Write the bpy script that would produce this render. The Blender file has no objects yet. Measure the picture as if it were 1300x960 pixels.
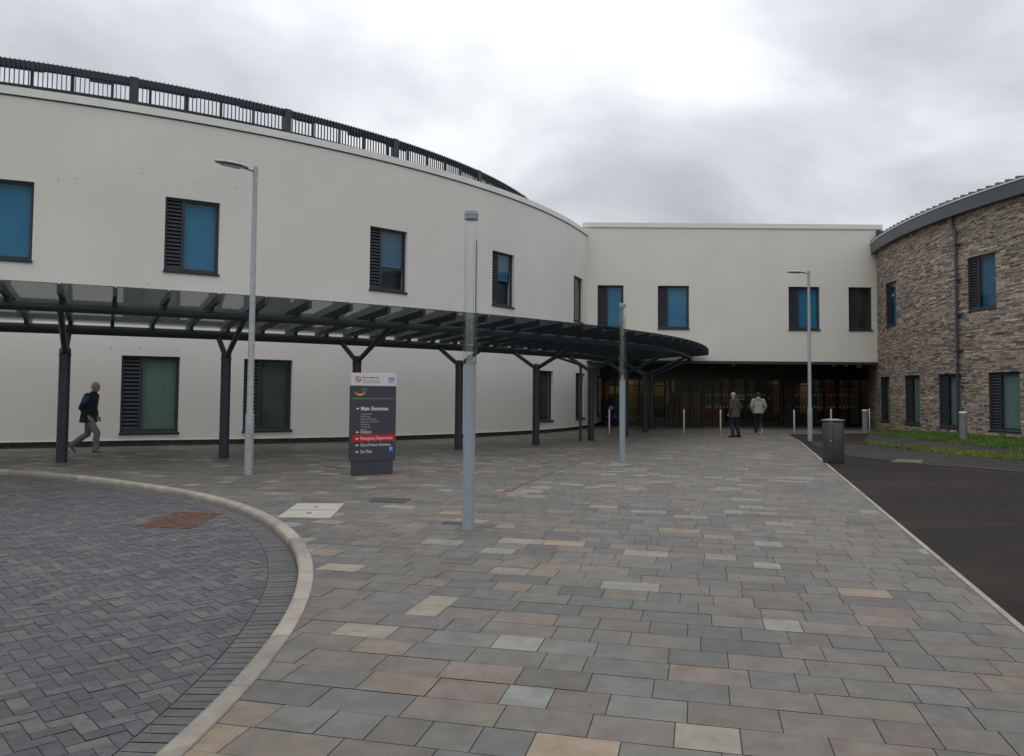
import bpy, bmesh, math, random
from mathutils import Vector, Matrix
random.seed(7)
R = math.radians
SC = bpy.context.scene
COL = SC.collection

# ------------------------------------------------------------------ camera
EYE = 1.65
TH = math.atan(0.045)          # looking very slightly up
RO = math.atan(0.008)          # hand-held tilt
FPX = 1000.0
PX, PY = 650.0, 453.0
cam_d = bpy.data.cameras.new('camera')
cam = bpy.data.objects.new('camera', cam_d); COL.objects.link(cam)
cam_d.sensor_width = 36.0
cam_d.lens = 36.0 * FPX / 1300.0
cam_d.shift_y = -(480.0 - PY) / 1300.0
cam_d.clip_start = 0.1
cam_d.clip_end = 3000
rt = Vector((1, 0, 0)); up = Vector((0, -math.sin(TH), math.cos(TH))); fw = Vector((0, math.cos(TH), math.sin(TH)))
cr = rt * math.cos(RO) + up * math.sin(RO)
cu = up * math.cos(RO) - rt * math.sin(RO)
m = Matrix((cr, cu, -fw)).transposed().to_4x4()
m.translation = (0, 0, EYE)
cam.matrix_world = m
SC.camera = cam

# ------------------------------------------------------------------ light
SUN_EL, SUN_AZ = R(58), R(205)     # azimuth clockwise from +Y: behind the camera, a little left
w = bpy.data.worlds.new('World'); SC.world = w; w.use_nodes = True
nt = w.node_tree; nt.nodes.clear()
N = nt.nodes.new; L = nt.links.new
out = N('ShaderNodeOutputWorld')
sky = N('ShaderNodeTexSky'); sky.sky_type = 'NISHITA'; sky.sun_disc = False
sky.sun_elevation = SUN_EL; sky.sun_rotation = SUN_AZ
bg1 = N('ShaderNodeBackground'); bg1.inputs[1].default_value = 0.08; L(sky.outputs[0], bg1.inputs[0])
tc = N('ShaderNodeTexCoord')
sep = N('ShaderNodeSeparateXYZ'); L(tc.outputs['Generated'], sep.inputs[0])
def math_n(op, a=None, b=None, c=None):
    n = N('ShaderNodeMath'); n.operation = op
    for i, v in enumerate((a, b, c)):
        if v is None: continue
        if isinstance(v, (int, float)): n.inputs[i].default_value = v
        else: L(v, n.inputs[i])
    return n.outputs[0]
zz = math_n('ADD', math_n('MAXIMUM', sep.outputs[2], 0.0), 0.22)
cx_ = math_n('DIVIDE', sep.outputs[0], zz); cy_ = math_n('DIVIDE', sep.outputs[1], zz)
comb = N('ShaderNodeCombineXYZ'); L(cx_, comb.inputs[0]); L(cy_, comb.inputs[1])
n1 = N('ShaderNodeTexNoise'); n1.inputs['Scale'].default_value = 1.35; n1.inputs['Detail'].default_value = 7; n1.inputs['Roughness'].default_value = 0.5
n1.inputs['Distortion'].default_value = 0.35
mp = N('ShaderNodeMapping'); mp.inputs['Location'].default_value = (2.6, 4.1, 0); L(comb.outputs[0], mp.inputs[0]); L(mp.outputs[0], n1.inputs[0])
n2 = N('ShaderNodeTexNoise'); n2.inputs['Scale'].default_value = 0.45; n2.inputs['Detail'].default_value = 2
L(mp.outputs[0], n2.inputs[0])
mixn = math_n('ADD', math_n('MULTIPLY', n1.outputs[0], 0.6), math_n('MULTIPLY', n2.outputs[0], 0.4))
ramp = N('ShaderNodeValToRGB'); L(mixn, ramp.inputs[0])
e = ramp.color_ramp.elements
e[0].position = 0.36; e[0].color = (0.40, 0.425, 0.455, 1)
e[1].position = 0.60; e[1].color = (0.88, 0.895, 0.925, 1)
x = ramp.color_ramp.elements.new(0.45); x.color = (0.52, 0.545, 0.58, 1)
x = ramp.color_ramp.elements.new(0.53); x.color = (0.68, 0.70, 0.735, 1)
bg2 = N('ShaderNodeBackground'); L(ramp.outputs[0], bg2.inputs[0])
# an overcast sky is about three times as bright overhead as at the horizon
ov = math_n('ADD', math_n('MULTIPLY', math_n('POWER', math_n('MAXIMUM', sep.outputs[2], 0.0), 2.2), 1.35), 1.07)
L(ov, bg2.inputs[1])
mx = N('ShaderNodeMixShader'); mx.inputs[0].default_value = 0.93
L(bg1.outputs[0], mx.inputs[1]); L(bg2.outputs[0], mx.inputs[2]); L(mx.outputs[0], out.inputs[0])

sd = bpy.data.lights.new('sun', 'SUN'); so = bpy.data.objects.new('sun', sd); COL.objects.link(so)
sd.energy = 0.5; sd.angle = R(40); sd.color = (1.0, 0.96, 0.9)
sdir = Vector((math.sin(SUN_AZ) * math.cos(SUN_EL), math.cos(SUN_AZ) * math.cos(SUN_EL), math.sin(SUN_EL)))
so.rotation_euler = (-sdir).to_track_quat('-Z', 'Y').to_euler(); so.location = (0, -20, 30)
SC.view_settings.view_transform = 'Standard'; SC.view_settings.look = 'None'
SC.view_settings.exposure = 0.0; SC.view_settings.gamma = 1.0; SC.view_settings.use_curve_mapping = False
SC.render.engine = 'CYCLES'

# ------------------------------------------------------------------ ground maths
DC = (-23.76, 45.95); DR = 28.77          # the big rendered drum
SCN = (41.35, 30.7); SR = 25.0            # the stone wing
KC = (-12.81, 4.45); KR = 11.37           # turning circle kerb
BY = 36.7                                  # plane of the upper link wall
GY = 41.0                                  # plane of the entrance glazing
E1 = (0.2823, 0.9593); E2 = (0.9593, -0.2823); TEDGE = 1.858
def cl(v, a=0.0, b=1.0): return max(a, min(b, v))
def sm(v): v = cl(v); return v * v * (3 - 2 * v)
def gz(x, y):
    d = math.hypot(x - DC[0], y - DC[1]) - DR
    a = 0.16 * cl(1 - d / 8) * cl((2 - x) / 12)
    d2 = math.hypot(x - SCN[0], y - SCN[1]) - SR
    b = 0.24 * cl(1 - d2 / 5) * cl((36.5 - y) / 8)
    return a + b
def ray(u, v):
    x_ = (u - PX) / FPX; y_ = -(v - PY) / FPX
    return (cr * x_ + cu * y_ + fw)
def G(u, v, z=None):
    """point of the ground seen at photo pixel u, v"""
    zt = 0.0 if z is None else z
    for _ in range(4):
        d = ray(u, v); t = (zt - EYE) / d.z
        p = (d.x * t, d.y * t)
        if z is None: zt = gz(*p)
    return p

# ------------------------------------------------------------------ materials
MATS = {}
def mat(name, base, rough=0.7, metal=0.0, noise=0.0, nscale=8.0, bump=0.0, bscale=60.0, spec=0.5, coat=0.0, streak=0.0, emis=None, dirt=None):
    mt = bpy.data.materials.new(name); mt.use_nodes = True
    t = mt.node_tree; b = t.nodes['Principled BSDF']
    b.inputs['Base Color'].default_value = (*base, 1); b.inputs['Roughness'].default_value = rough
    b.inputs['Metallic'].default_value = metal; b.inputs['Specular IOR Level'].default_value = spec
    b.inputs['Coat Weight'].default_value = coat
    tcn = t.nodes.new('ShaderNodeTexCoord')
    if noise:
        nn = t.nodes.new('ShaderNodeTexNoise'); nn.inputs['Scale'].default_value = nscale; nn.inputs['Detail'].default_value = 6
        t.links.new(tcn.outputs['Object'], nn.inputs[0])
        rp = t.nodes.new('ShaderNodeValToRGB'); t.links.new(nn.outputs[0], rp.inputs[0])
        c0 = tuple(max(0, c * (1 - noise)) for c in base); c1 = tuple(min(1, c * (1 + noise)) for c in base)
        rp.color_ramp.elements[0].position = 0.3; rp.color_ramp.elements[0].color = (*c0, 1)
        rp.color_ramp.elements[1].position = 0.7; rp.color_ramp.elements[1].color = (*c1, 1)
        last = rp.outputs[0]
        if streak:
            mpn = t.nodes.new('ShaderNodeMapping'); mpn.inputs['Scale'].default_value = (2.2, 2.2, 0.12)
            t.links.new(tcn.outputs['Object'], mpn.inputs[0])
            n3 = t.nodes.new('ShaderNodeTexNoise'); n3.inputs['Scale'].default_value = 1.5; n3.inputs['Detail'].default_value = 4
            t.links.new(mpn.outputs[0], n3.inputs[0])
            mr = t.nodes.new('ShaderNodeMapRange'); t.links.new(n3.outputs[0], mr.inputs[0])
            mr.inputs[1].default_value = 0.3; mr.inputs[2].default_value = 0.7; mr.inputs[3].default_value = 1 - streak; mr.inputs[4].default_value = 1.0
            mm = t.nodes.new('ShaderNodeVectorMath'); mm.operation = 'SCALE'
            t.links.new(last, mm.inputs[0]); t.links.new(mr.outputs[0], mm.inputs['Scale']); last = mm.outputs[0]
        t.links.new(last, b.inputs['Base Color'])
    if bump:
        nb = t.nodes.new('ShaderNodeTexNoise'); nb.inputs['Scale'].default_value = bscale; nb.inputs['Detail'].default_value = 4
        t.links.new(tcn.outputs['Object'], nb.inputs[0])
        bn = t.nodes.new('ShaderNodeBump'); bn.inputs['Strength'].default_value = bump; bn.inputs['Distance'].default_value = 0.01
        t.links.new(nb.outputs[0], bn.inputs['Height']); t.links.new(bn.outputs[0], b.inputs['Normal'])
    if emis:
        b.inputs['Emission Color'].default_value = (*emis[:3], 1); b.inputs['Emission Strength'].default_value = emis[3]
    MATS[name] = mt
    return mt

def palette_mat(name, stops, rough=0.8, noise=0.25, nscale=6.0, bump=0.4, bscale=25.0, big=0.12, wear=0.0):
    """each face carries a random value 'rnd' that picks its own stone from the palette"""
    mt = bpy.data.materials.new(name); mt.use_nodes = True
    t = mt.node_tree; b = t.nodes['Principled BSDF']
    at = t.nodes.new('ShaderNodeAttribute'); at.attribute_name = 'rnd'
    rp = t.nodes.new('ShaderNodeValToRGB'); rp.color_ramp.interpolation = 'LINEAR'
    t.links.new(at.outputs['Fac'], rp.inputs[0])
    els = rp.color_ramp.elements
    els[0].position = stops[0][0]; els[0].color = (*stops[0][1], 1)
    els[1].position = stops[-1][0]; els[1].color = (*stops[-1][1], 1)
    for p, c in stops[1:-1]:
        q = els.new(p); q.color = (*c, 1)
    tcn = t.nodes.new('ShaderNodeTexCoord')
    nn = t.nodes.new('ShaderNodeTexNoise'); nn.inputs['Scale'].default_value = nscale; nn.inputs['Detail'].default_value = 7; nn.inputs['Roughness'].default_value = 0.65
    t.links.new(tcn.outputs['Object'], nn.inputs[0])
    mr = t.nodes.new('ShaderNodeMapRange'); mr.inputs[1].default_value = 0.25; mr.inputs[2].default_value = 0.75
    mr.inputs[3].default_value = 1 - noise; mr.inputs[4].default_value = 1 + noise
    t.links.new(nn.outputs[0], mr.inputs[0])
    n4 = t.nodes.new('ShaderNodeTexNoise'); n4.inputs['Scale'].default_value = 0.35; n4.inputs['Detail'].default_value = 4
    t.links.new(tcn.outputs['Object'], n4.inputs[0])
    m4 = t.nodes.new('ShaderNodeMapRange'); m4.inputs[1].default_value = 0.3; m4.inputs[2].default_value = 0.7
    m4.inputs[3].default_value = 1 - big; m4.inputs[4].default_value = 1 + big
    t.links.new(n4.outputs[0], m4.inputs[0])
    mu = t.nodes.new('ShaderNodeMath'); mu.operation = 'MULTIPLY'; t.links.new(mr.outputs[0], mu.inputs[0]); t.links.new(m4.outputs[0], mu.inputs[1])
    if wear:
        # dark soiling blotches, fine grit and small pale/dark specks
        n5 = t.nodes.new('ShaderNodeTexNoise'); n5.inputs['Scale'].default_value = 1.7; n5.inputs['Detail'].default_value = 9; n5.inputs['Roughness'].default_value = 0.7
        t.links.new(tcn.outputs['Object'], n5.inputs[0])
        m5 = t.nodes.new('ShaderNodeMapRange'); m5.inputs[1].default_value = 0.50; m5.inputs[2].default_value = 0.68; m5.inputs[3].default_value = 1.0; m5.inputs[4].default_value = 1 - wear
        t.links.new(n5.outputs[0], m5.inputs[0])
        n6 = t.nodes.new('ShaderNodeTexNoise'); n6.inputs['Scale'].default_value = 160; n6.inputs['Detail'].default_value = 2
        t.links.new(tcn.outputs['Object'], n6.inputs[0])
        m6 = t.nodes.new('ShaderNodeMapRange'); m6.inputs[1].default_value = 0.3; m6.inputs[2].default_value = 0.7; m6.inputs[3].default_value = 0.84; m6.inputs[4].default_value = 1.16
        t.links.new(n6.outputs[0], m6.inputs[0])
        v7 = t.nodes.new('ShaderNodeTexVoronoi'); v7.inputs['Scale'].default_value = 2.6
        t.links.new(tcn.outputs['Object'], v7.inputs['Vector'])
        m7 = t.nodes.new('ShaderNodeMapRange'); m7.inputs[1].default_value = 0.035; m7.inputs[2].default_value = 0.05; m7.inputs[3].default_value = 0.62; m7.inputs[4].default_value = 1.0
        t.links.new(v7.outputs['Distance'], m7.inputs[0])
        for src in (m5, m6, m7):
            mu2 = t.nodes.new('ShaderNodeMath'); mu2.operation = 'MULTIPLY'; t.links.new(mu.outputs[0], mu2.inputs[0]); t.links.new(src.outputs[0], mu2.inputs[1]); mu = mu2
    sc = t.nodes.new('ShaderNodeVectorMath'); sc.operation = 'SCALE'
    t.links.new(rp.outputs[0], sc.inputs[0]); t.links.new(mu.outputs[0], sc.inputs['Scale'])
    t.links.new(sc.outputs[0], b.inputs['Base Color'])
    b.inputs['Roughness'].default_value = rough
    nb = t.nodes.new('ShaderNodeTexNoise'); nb.inputs['Scale'].default_value = bscale; nb.inputs['Detail'].default_value = 6
    t.links.new(tcn.outputs['Object'], nb.inputs[0])
    bn = t.nodes.new('ShaderNodeBump'); bn.inputs['Strength'].default_value = bump; bn.inputs['Distance'].default_value = 0.008
    t.links.new(nb.outputs[0], bn.inputs['Height']); t.links.new(bn.outputs[0], b.inputs['Normal'])
    MATS[name] = mt
    return mt

def glass_mat(name, tint, refl_rough=0.02, ior=1.5, boost=1.0):
    mt = bpy.data.materials.new(name); mt.use_nodes = True
    t = mt.node_tree; t.nodes.clear()
    o = t.nodes.new('ShaderNodeOutputMaterial'); tr = t.nodes.new('ShaderNodeBsdfTransparent'); gl = t.nodes.new('ShaderNodeBsdfGlossy')
    tr.inputs[0].default_value = (*tint, 1); gl.inputs['Roughness'].default_value = refl_rough
    lw = t.nodes.new('ShaderNodeLayerWeight'); lw.inputs['Blend'].default_value = 0.5
    p = t.nodes.new('ShaderNodeMath'); p.operation = 'POWER'; p.inputs[1].default_value = 4.0; t.links.new(lw.outputs['Facing'], p.inputs[0])
    mu = t.nodes.new('ShaderNodeMath'); mu.operation = 'MULTIPLY_ADD'; mu.inputs[1].default_value = 0.85; mu.inputs[2].default_value = 0.045 * boost
    t.links.new(p.outputs[0], mu.inputs[0])
    ms = t.nodes.new('ShaderNodeMixShader'); t.links.new(mu.outputs[0], ms.inputs[0]); t.links.new(tr.outputs[0], ms.inputs[1]); t.links.new(gl.outputs[0], ms.inputs[2])
    t.links.new(ms.outputs[0], o.inputs[0])
    MATS[name] = mt
    return mt

mat('render', (0.725, 0.685, 0.645), 0.9, noise=0.045, nscale=0.4, bump=0.12, bscale=160, streak=0.012, spec=0.2)
mat('render_link', (0.72, 0.685, 0.625), 0.9, noise=0.035, nscale=0.5, bump=0.10, bscale=160, streak=0.01, spec=0.2)
mat('coping', (0.74, 0.735, 0.70), 0.45, noise=0.05, nscale=2.0)
mat('anthracite', (0.030, 0.036, 0.046), 0.42, noise=0.12, nscale=3.0, spec=0.45)
mat('canopy_steel', (0.026, 0.034, 0.044), 0.38, noise=0.15, nscale=2.5, bump=0.03, bscale=30)
mat('louvre', (0.045, 0.050, 0.062), 0.45, noise=0.1)
mat('dark_void', (0.004, 0.004, 0.005), 0.9)
mat('cladding', (0.012, 0.012, 0.013), 0.4, noise=0.2, nscale=2)
mat('reflection_dark', (0.018, 0.026, 0.030), 0.6, noise=0.5, nscale=3)  # dark reflection low in the upper panes, put into a plate's colour
mat('blind_rail', (0.10, 0.20, 0.27), 0.5)
mat('blind_blue', (0.012, 0.185, 0.320), 0.7, noise=0.06, nscale=1.2)
mat('blind_slate', (0.020, 0.115, 0.21), 0.7, noise=0.06, nscale=1.2)
mat('blind_green', (0.165, 0.225, 0.18), 0.75, noise=0.10, nscale=1.2)
mat('blind_sage', (0.07, 0.078, 0.062), 0.75, noise=0.2, nscale=1.5)
mat('galvanised', (0.36, 0.38, 0.39), 0.5, metal=0.35, noise=0.16, nscale=14, bump=0.05, bscale=40)
mat('grey_paint', (0.27, 0.31, 0.36), 0.45, noise=0.05, nscale=3)
mat('bollard_grey', (0.17, 0.18, 0.19), 0.5, noise=0.08, nscale=4)
mat('steel', (0.52, 0.51, 0.49), 0.32, metal=0.85, noise=0.08, nscale=9)
mat('sign_grey', (0.045, 0.047, 0.060), 0.5, noise=0.06, nscale=2)
mat('sign_white', (0.62, 0.63, 0.64), 0.5, noise=0.02)
mat('letter_white', (0.72, 0.72, 0.72), 0.5)
mat('letter_dim', (0.40, 0.40, 0.42), 0.5)
mat('sign_red', (0.52, 0.008, 0.015), 0.45)
mat('sign_orange', (0.80, 0.27, 0.02), 0.5)
mat('sign_green', (0.08, 0.30, 0.07), 0.5)
mat('sign_purple', (0.20, 0.13, 0.25), 0.5)
mat('sign_blue', (0.02, 0.13, 0.50), 0.5)
mat('bin_grey', (0.050, 0.052, 0.062), 0.42, noise=0.12, nscale=5)
mat('rust', (0.105, 0.048, 0.032), 0.9, noise=0.45, nscale=9, bump=0.5, bscale=25)
mat('pale_stone', (0.38, 0.345, 0.30), 0.85, noise=0.10, nscale=4, bump=0.2)
mat('iron', (0.06, 0.062, 0.065), 0.55, metal=0.4, noise=0.3, nscale=12, bump=0.4)
mat('clay', (0.19, 0.07, 0.045), 0.85, noise=0.15, nscale=8)
mat('edging', (0.20, 0.185, 0.165), 0.85, noise=0.15, nscale=5, bump=0.3)
mat('worn_cover', (0.11, 0.095, 0.085), 0.85, noise=0.2, nscale=5)
mat('joint', (0.062, 0.058, 0.052), 0.95, noise=0.3, nscale=10)
mat('brick_dark', (0.050, 0.045, 0.042), 0.85, noise=0.4, nscale=7, bump=0.5, bscale=30)
mat('mortar', (0.06, 0.055, 0.048), 0.95, noise=0.25, nscale=6)
mat('fascia', (0.060, 0.070, 0.085), 0.4, noise=0.06, nscale=1.0)
mat('roof_metal', (0.12, 0.13, 0.14), 0.45, metal=0.4, noise=0.1)
mat('membrane', (0.20, 0.20, 0.20), 0.9, noise=0.15, nscale=1)
mat('grass', (0.050, 0.115, 0.022), 0.85, noise=0.35, nscale=1.6, bump=0.5)
mat('grass_blade', (0.060, 0.155, 0.022), 0.7, noise=0.4, nscale=1.2)
mat('soil', (0.075, 0.055, 0.038), 0.95, noise=0.3, nscale=5, bump=0.5)
mat('wood', (0.20, 0.075, 0.032), 0.5, noise=0.3, nscale=2)
mat('cream_panel', (0.42, 0.36, 0.22), 0.6, noise=0.1, nscale=2)
mat('ochre_panel', (0.26, 0.19, 0.085), 0.6, noise=0.15, nscale=2)
mat('blue_panel', (0.06, 0.17, 0.28), 0.6)
mat('interior_floor', (0.12, 0.11, 0.10), 0.35, noise=0.1)
mat('interior_wall', (0.16, 0.14, 0.12), 0.8, noise=0.15)
mat('lamp_on', (0.8, 0.75, 0.6), 0.5, emis=(1.0, 0.87, 0.62, 1.6))
mat('lamp_off', (0.45, 0.46, 0.45), 0.3)
mat('led_lens', (0.16, 0.17, 0.17), 0.15, noise=0.3, nscale=20)
mat('tail_red', (0.5, 0.01, 0.01), 0.3, emis=(1.0, 0.03, 0.02, 0.12))
mat('scooter_blue', (0.015, 0.04, 0.45), 0.25, coat=0.5)
mat('rubber', (0.018, 0.018, 0.018), 0.7, noise=0.2)
mat('plate_white', (0.55, 0.55, 0.55), 0.5)
mat('poster', (0.35, 0.42, 0.48), 0.5)
mat('sticker_blue', (0.02, 0.10, 0.38), 0.4)
mat('manifest', (0.55, 0.55, 0.52), 0.6)
mat('red_thing', (0.5, 0.02, 0.02), 0.5)
mat('tie_hole', (0.40, 0.385, 0.36), 0.9)
mat('skin', (0.42, 0.215, 0.155), 0.55, noise=0.08, nscale=15)
mat('hair_white', (0.34, 0.32, 0.30), 0.8, noise=0.2, nscale=40)
mat('hair_dark', (0.035, 0.025, 0.02), 0.8, noise=0.3, nscale=40)
mat('eye', (0.03, 0.025, 0.02), 0.3)
mat('lip', (0.25, 0.09, 0.075), 0.6)
mat('jacket_black', (0.007, 0.007, 0.009), 0.75, noise=0.3, nscale=12, bump=0.5, bscale=14)
mat('jacket_blue', (0.012, 0.075, 0.26), 0.7, noise=0.1, bump=0.4, bscale=14)
mat('trouser_grey', (0.16, 0.15, 0.17), 0.85, noise=0.12, nscale=10, bump=0.6, bscale=12)
mat('shoe_grey', (0.10, 0.10, 0.11), 0.7)
mat('sole_white', (0.55, 0.54, 0.50), 0.7)
mat('jacket_olive', (0.055, 0.045, 0.025), 0.85, noise=0.3, nscale=10, bump=0.6, bscale=12)
mat('jean_navy', (0.009, 0.016, 0.042), 0.85, noise=0.25, nscale=10, bump=0.5, bscale=12)
mat('shoe_brown', (0.07, 0.016, 0.012), 0.5)
mat('jacket_stone', (0.27, 0.26, 0.22), 0.85, noise=0.12, nscale=10, bump=0.7, bscale=11)
mat('trouser_black', (0.010, 0.010, 0.012), 0.85, noise=0.2)
mat('shirt', (0.10, 0.10, 0.12), 0.8)
palette_mat('slabs', [(0.0, (0.086, 0.085, 0.077)), (0.10, (0.136, 0.110, 0.086)), (0.18, (0.098, 0.100, 0.092)), (0.27, (0.160, 0.127, 0.099)), (0.36, (0.108, 0.110, 0.098)),
                      (0.46, (0.150, 0.128, 0.108)), (0.55, (0.116, 0.116, 0.105)), (0.64, (0.178, 0.140, 0.107)), (0.72, (0.118, 0.116, 0.100)), (0.80, (0.150, 0.142, 0.126)), (0.87, (0.097, 0.097, 0.090)), (0.90, (0.185, 0.145, 0.108)),
                      (0.925, (0.235, 0.178, 0.120)), (0.945, (0.188, 0.192, 0.186)), (0.965, (0.215, 0.207, 0.180)), (0.985, (0.245, 0.215, 0.165)), (1.0, (0.275, 0.180, 0.105))],
            rough=0.62, noise=0.28, nscale=5.5, bump=0.9, bscale=12, big=0.12, wear=0.16)
palette_mat('setts', [(0.0, (0.066, 0.065, 0.069)), (0.5, (0.084, 0.083, 0.086)), (0.85, (0.102, 0.099, 0.098)), (1.0, (0.122, 0.113, 0.103))],
            rough=0.78, noise=0.30, nscale=14, bump=0.8, bscale=45, big=0.16, wear=0.18)
palette_mat('kerbstone', [(0.0, (0.2375, 0.2115, 0.1764)), (1.0, (0.3420, 0.3015, 0.2520))], rough=0.85, noise=0.26, nscale=5, bump=0.4, bscale=60, big=0.18)
palette_mat('stonework', [(0.0, (0.1156, 0.1091, 0.1053)), (0.20, (0.2108, 0.1860, 0.1624)), (0.42, (0.3264, 0.2629, 0.2038)), (0.62, (0.4488, 0.3534, 0.2632)),
                          (0.80, (0.3196, 0.2666, 0.2240)), (0.90, (0.5440, 0.4464, 0.3472)), (0.97, (0.3944, 0.2914, 0.2072)), (1.0, (0.4896, 0.2666, 0.1512))],
            rough=0.85, noise=0.3, nscale=7, bump=0.8, bscale=22, big=0.12)
palette_mat('blockwork', [(0.0, (0.022, 0.0185, 0.0165)), (1.0, (0.050, 0.042, 0.037))], rough=0.95, noise=0.25, nscale=8, bump=0.5, bscale=40, big=0.2)
glass_mat('window_glass', (0.84, 0.92, 0.95), boost=0.8)
glass_mat('entrance_glass', (0.72, 0.71, 0.68), boost=1.0)
glass_mat('canopy_glass', (0.52, 0.56, 0.55), refl_rough=0.05, boost=1.0)
glass_mat('acrylic', (0.96, 0.97, 0.975), refl_rough=0.05, boost=0.7)

# asphalt with aggregate, patches and faint marks
def asphalt(name, base):
    mt = mat(name, base, 0.93, bump=0.9, bscale=150, spec=0.25)
    t = mt.node_tree; b = t.nodes['Principled BSDF']; tcn = t.nodes.new('ShaderNodeTexCoord')
    a = t.nodes.new('ShaderNodeTexNoise'); a.inputs['Scale'].default_value = 45; a.inputs['Detail'].default_value = 3
    c = t.nodes.new('ShaderNodeTexNoise'); c.inputs['Scale'].default_value = 0.5; c.inputs['Detail'].default_value = 6
    mpn = t.nodes.new('ShaderNodeMapping'); mpn.inputs['Scale'].default_value = (0.4, 1.6, 1); t.links.new(tcn.outputs['Object'], mpn.inputs[0])
    t.links.new(tcn.outputs['Object'], a.inputs[0]); t.links.new(mpn.outputs[0], c.inputs[0])
    ad = t.nodes.new('ShaderNodeMath'); ad.operation = 'ADD'; t.links.new(a.outputs[0], ad.inputs[0]); t.links.new(c.outputs[0], ad.inputs[1])
    mr = t.nodes.new('ShaderNodeMapRange'); mr.inputs[1].default_value = 0.7; mr.inputs[2].default_value = 1.3; mr.inputs[3].default_value = 0.60; mr.inputs[4].default_value = 1.45
    t.links.new(ad.outputs[0], mr.inputs[0])
    s = t.nodes.new('ShaderNodeVectorMath'); s.operation = 'SCALE'; s.inputs[0].default_value = base; t.links.new(mr.outputs[0], s.inputs['Scale'])
    # browner worn bands, a few pale scuffs
    d = t.nodes.new('ShaderNodeTexNoise'); d.inputs['Scale'].default_value = 0.9; d.inputs['Detail'].default_value = 8; d.inputs['Roughness'].default_value = 0.65
    mp2 = t.nodes.new('ShaderNodeMapping'); mp2.inputs['Scale'].default_value = (0.35, 1.0, 1); mp2.inputs['Rotation'].default_value = (0, 0, 0.25)
    t.links.new(tcn.outputs['Object'], mp2.inputs[0]); t.links.new(mp2.outputs[0], d.inputs[0])
    r2 = t.nodes.new('ShaderNodeMapRange'); r2.inputs[1].default_value = 0.48; r2.inputs[2].default_value = 0.72; t.links.new(d.outputs[0], r2.inputs[0])
    mxc = t.nodes.new('ShaderNodeMix'); mxc.data_type = 'RGBA'; t.links.new(r2.outputs[0], mxc.inputs[0]); t.links.new(s.outputs[0], mxc.inputs[6])
    mxc.inputs[7].default_value = (base[0] * 1.65, base[1] * 1.55, base[2] * 1.5, 1)
    t.links.new(mxc.outputs[2], b.inputs['Base Color'])
asphalt('asphalt', (0.0225, 0.0180, 0.0150))
asphalt('path_asphalt', (0.045, 0.043, 0.045))

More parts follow.
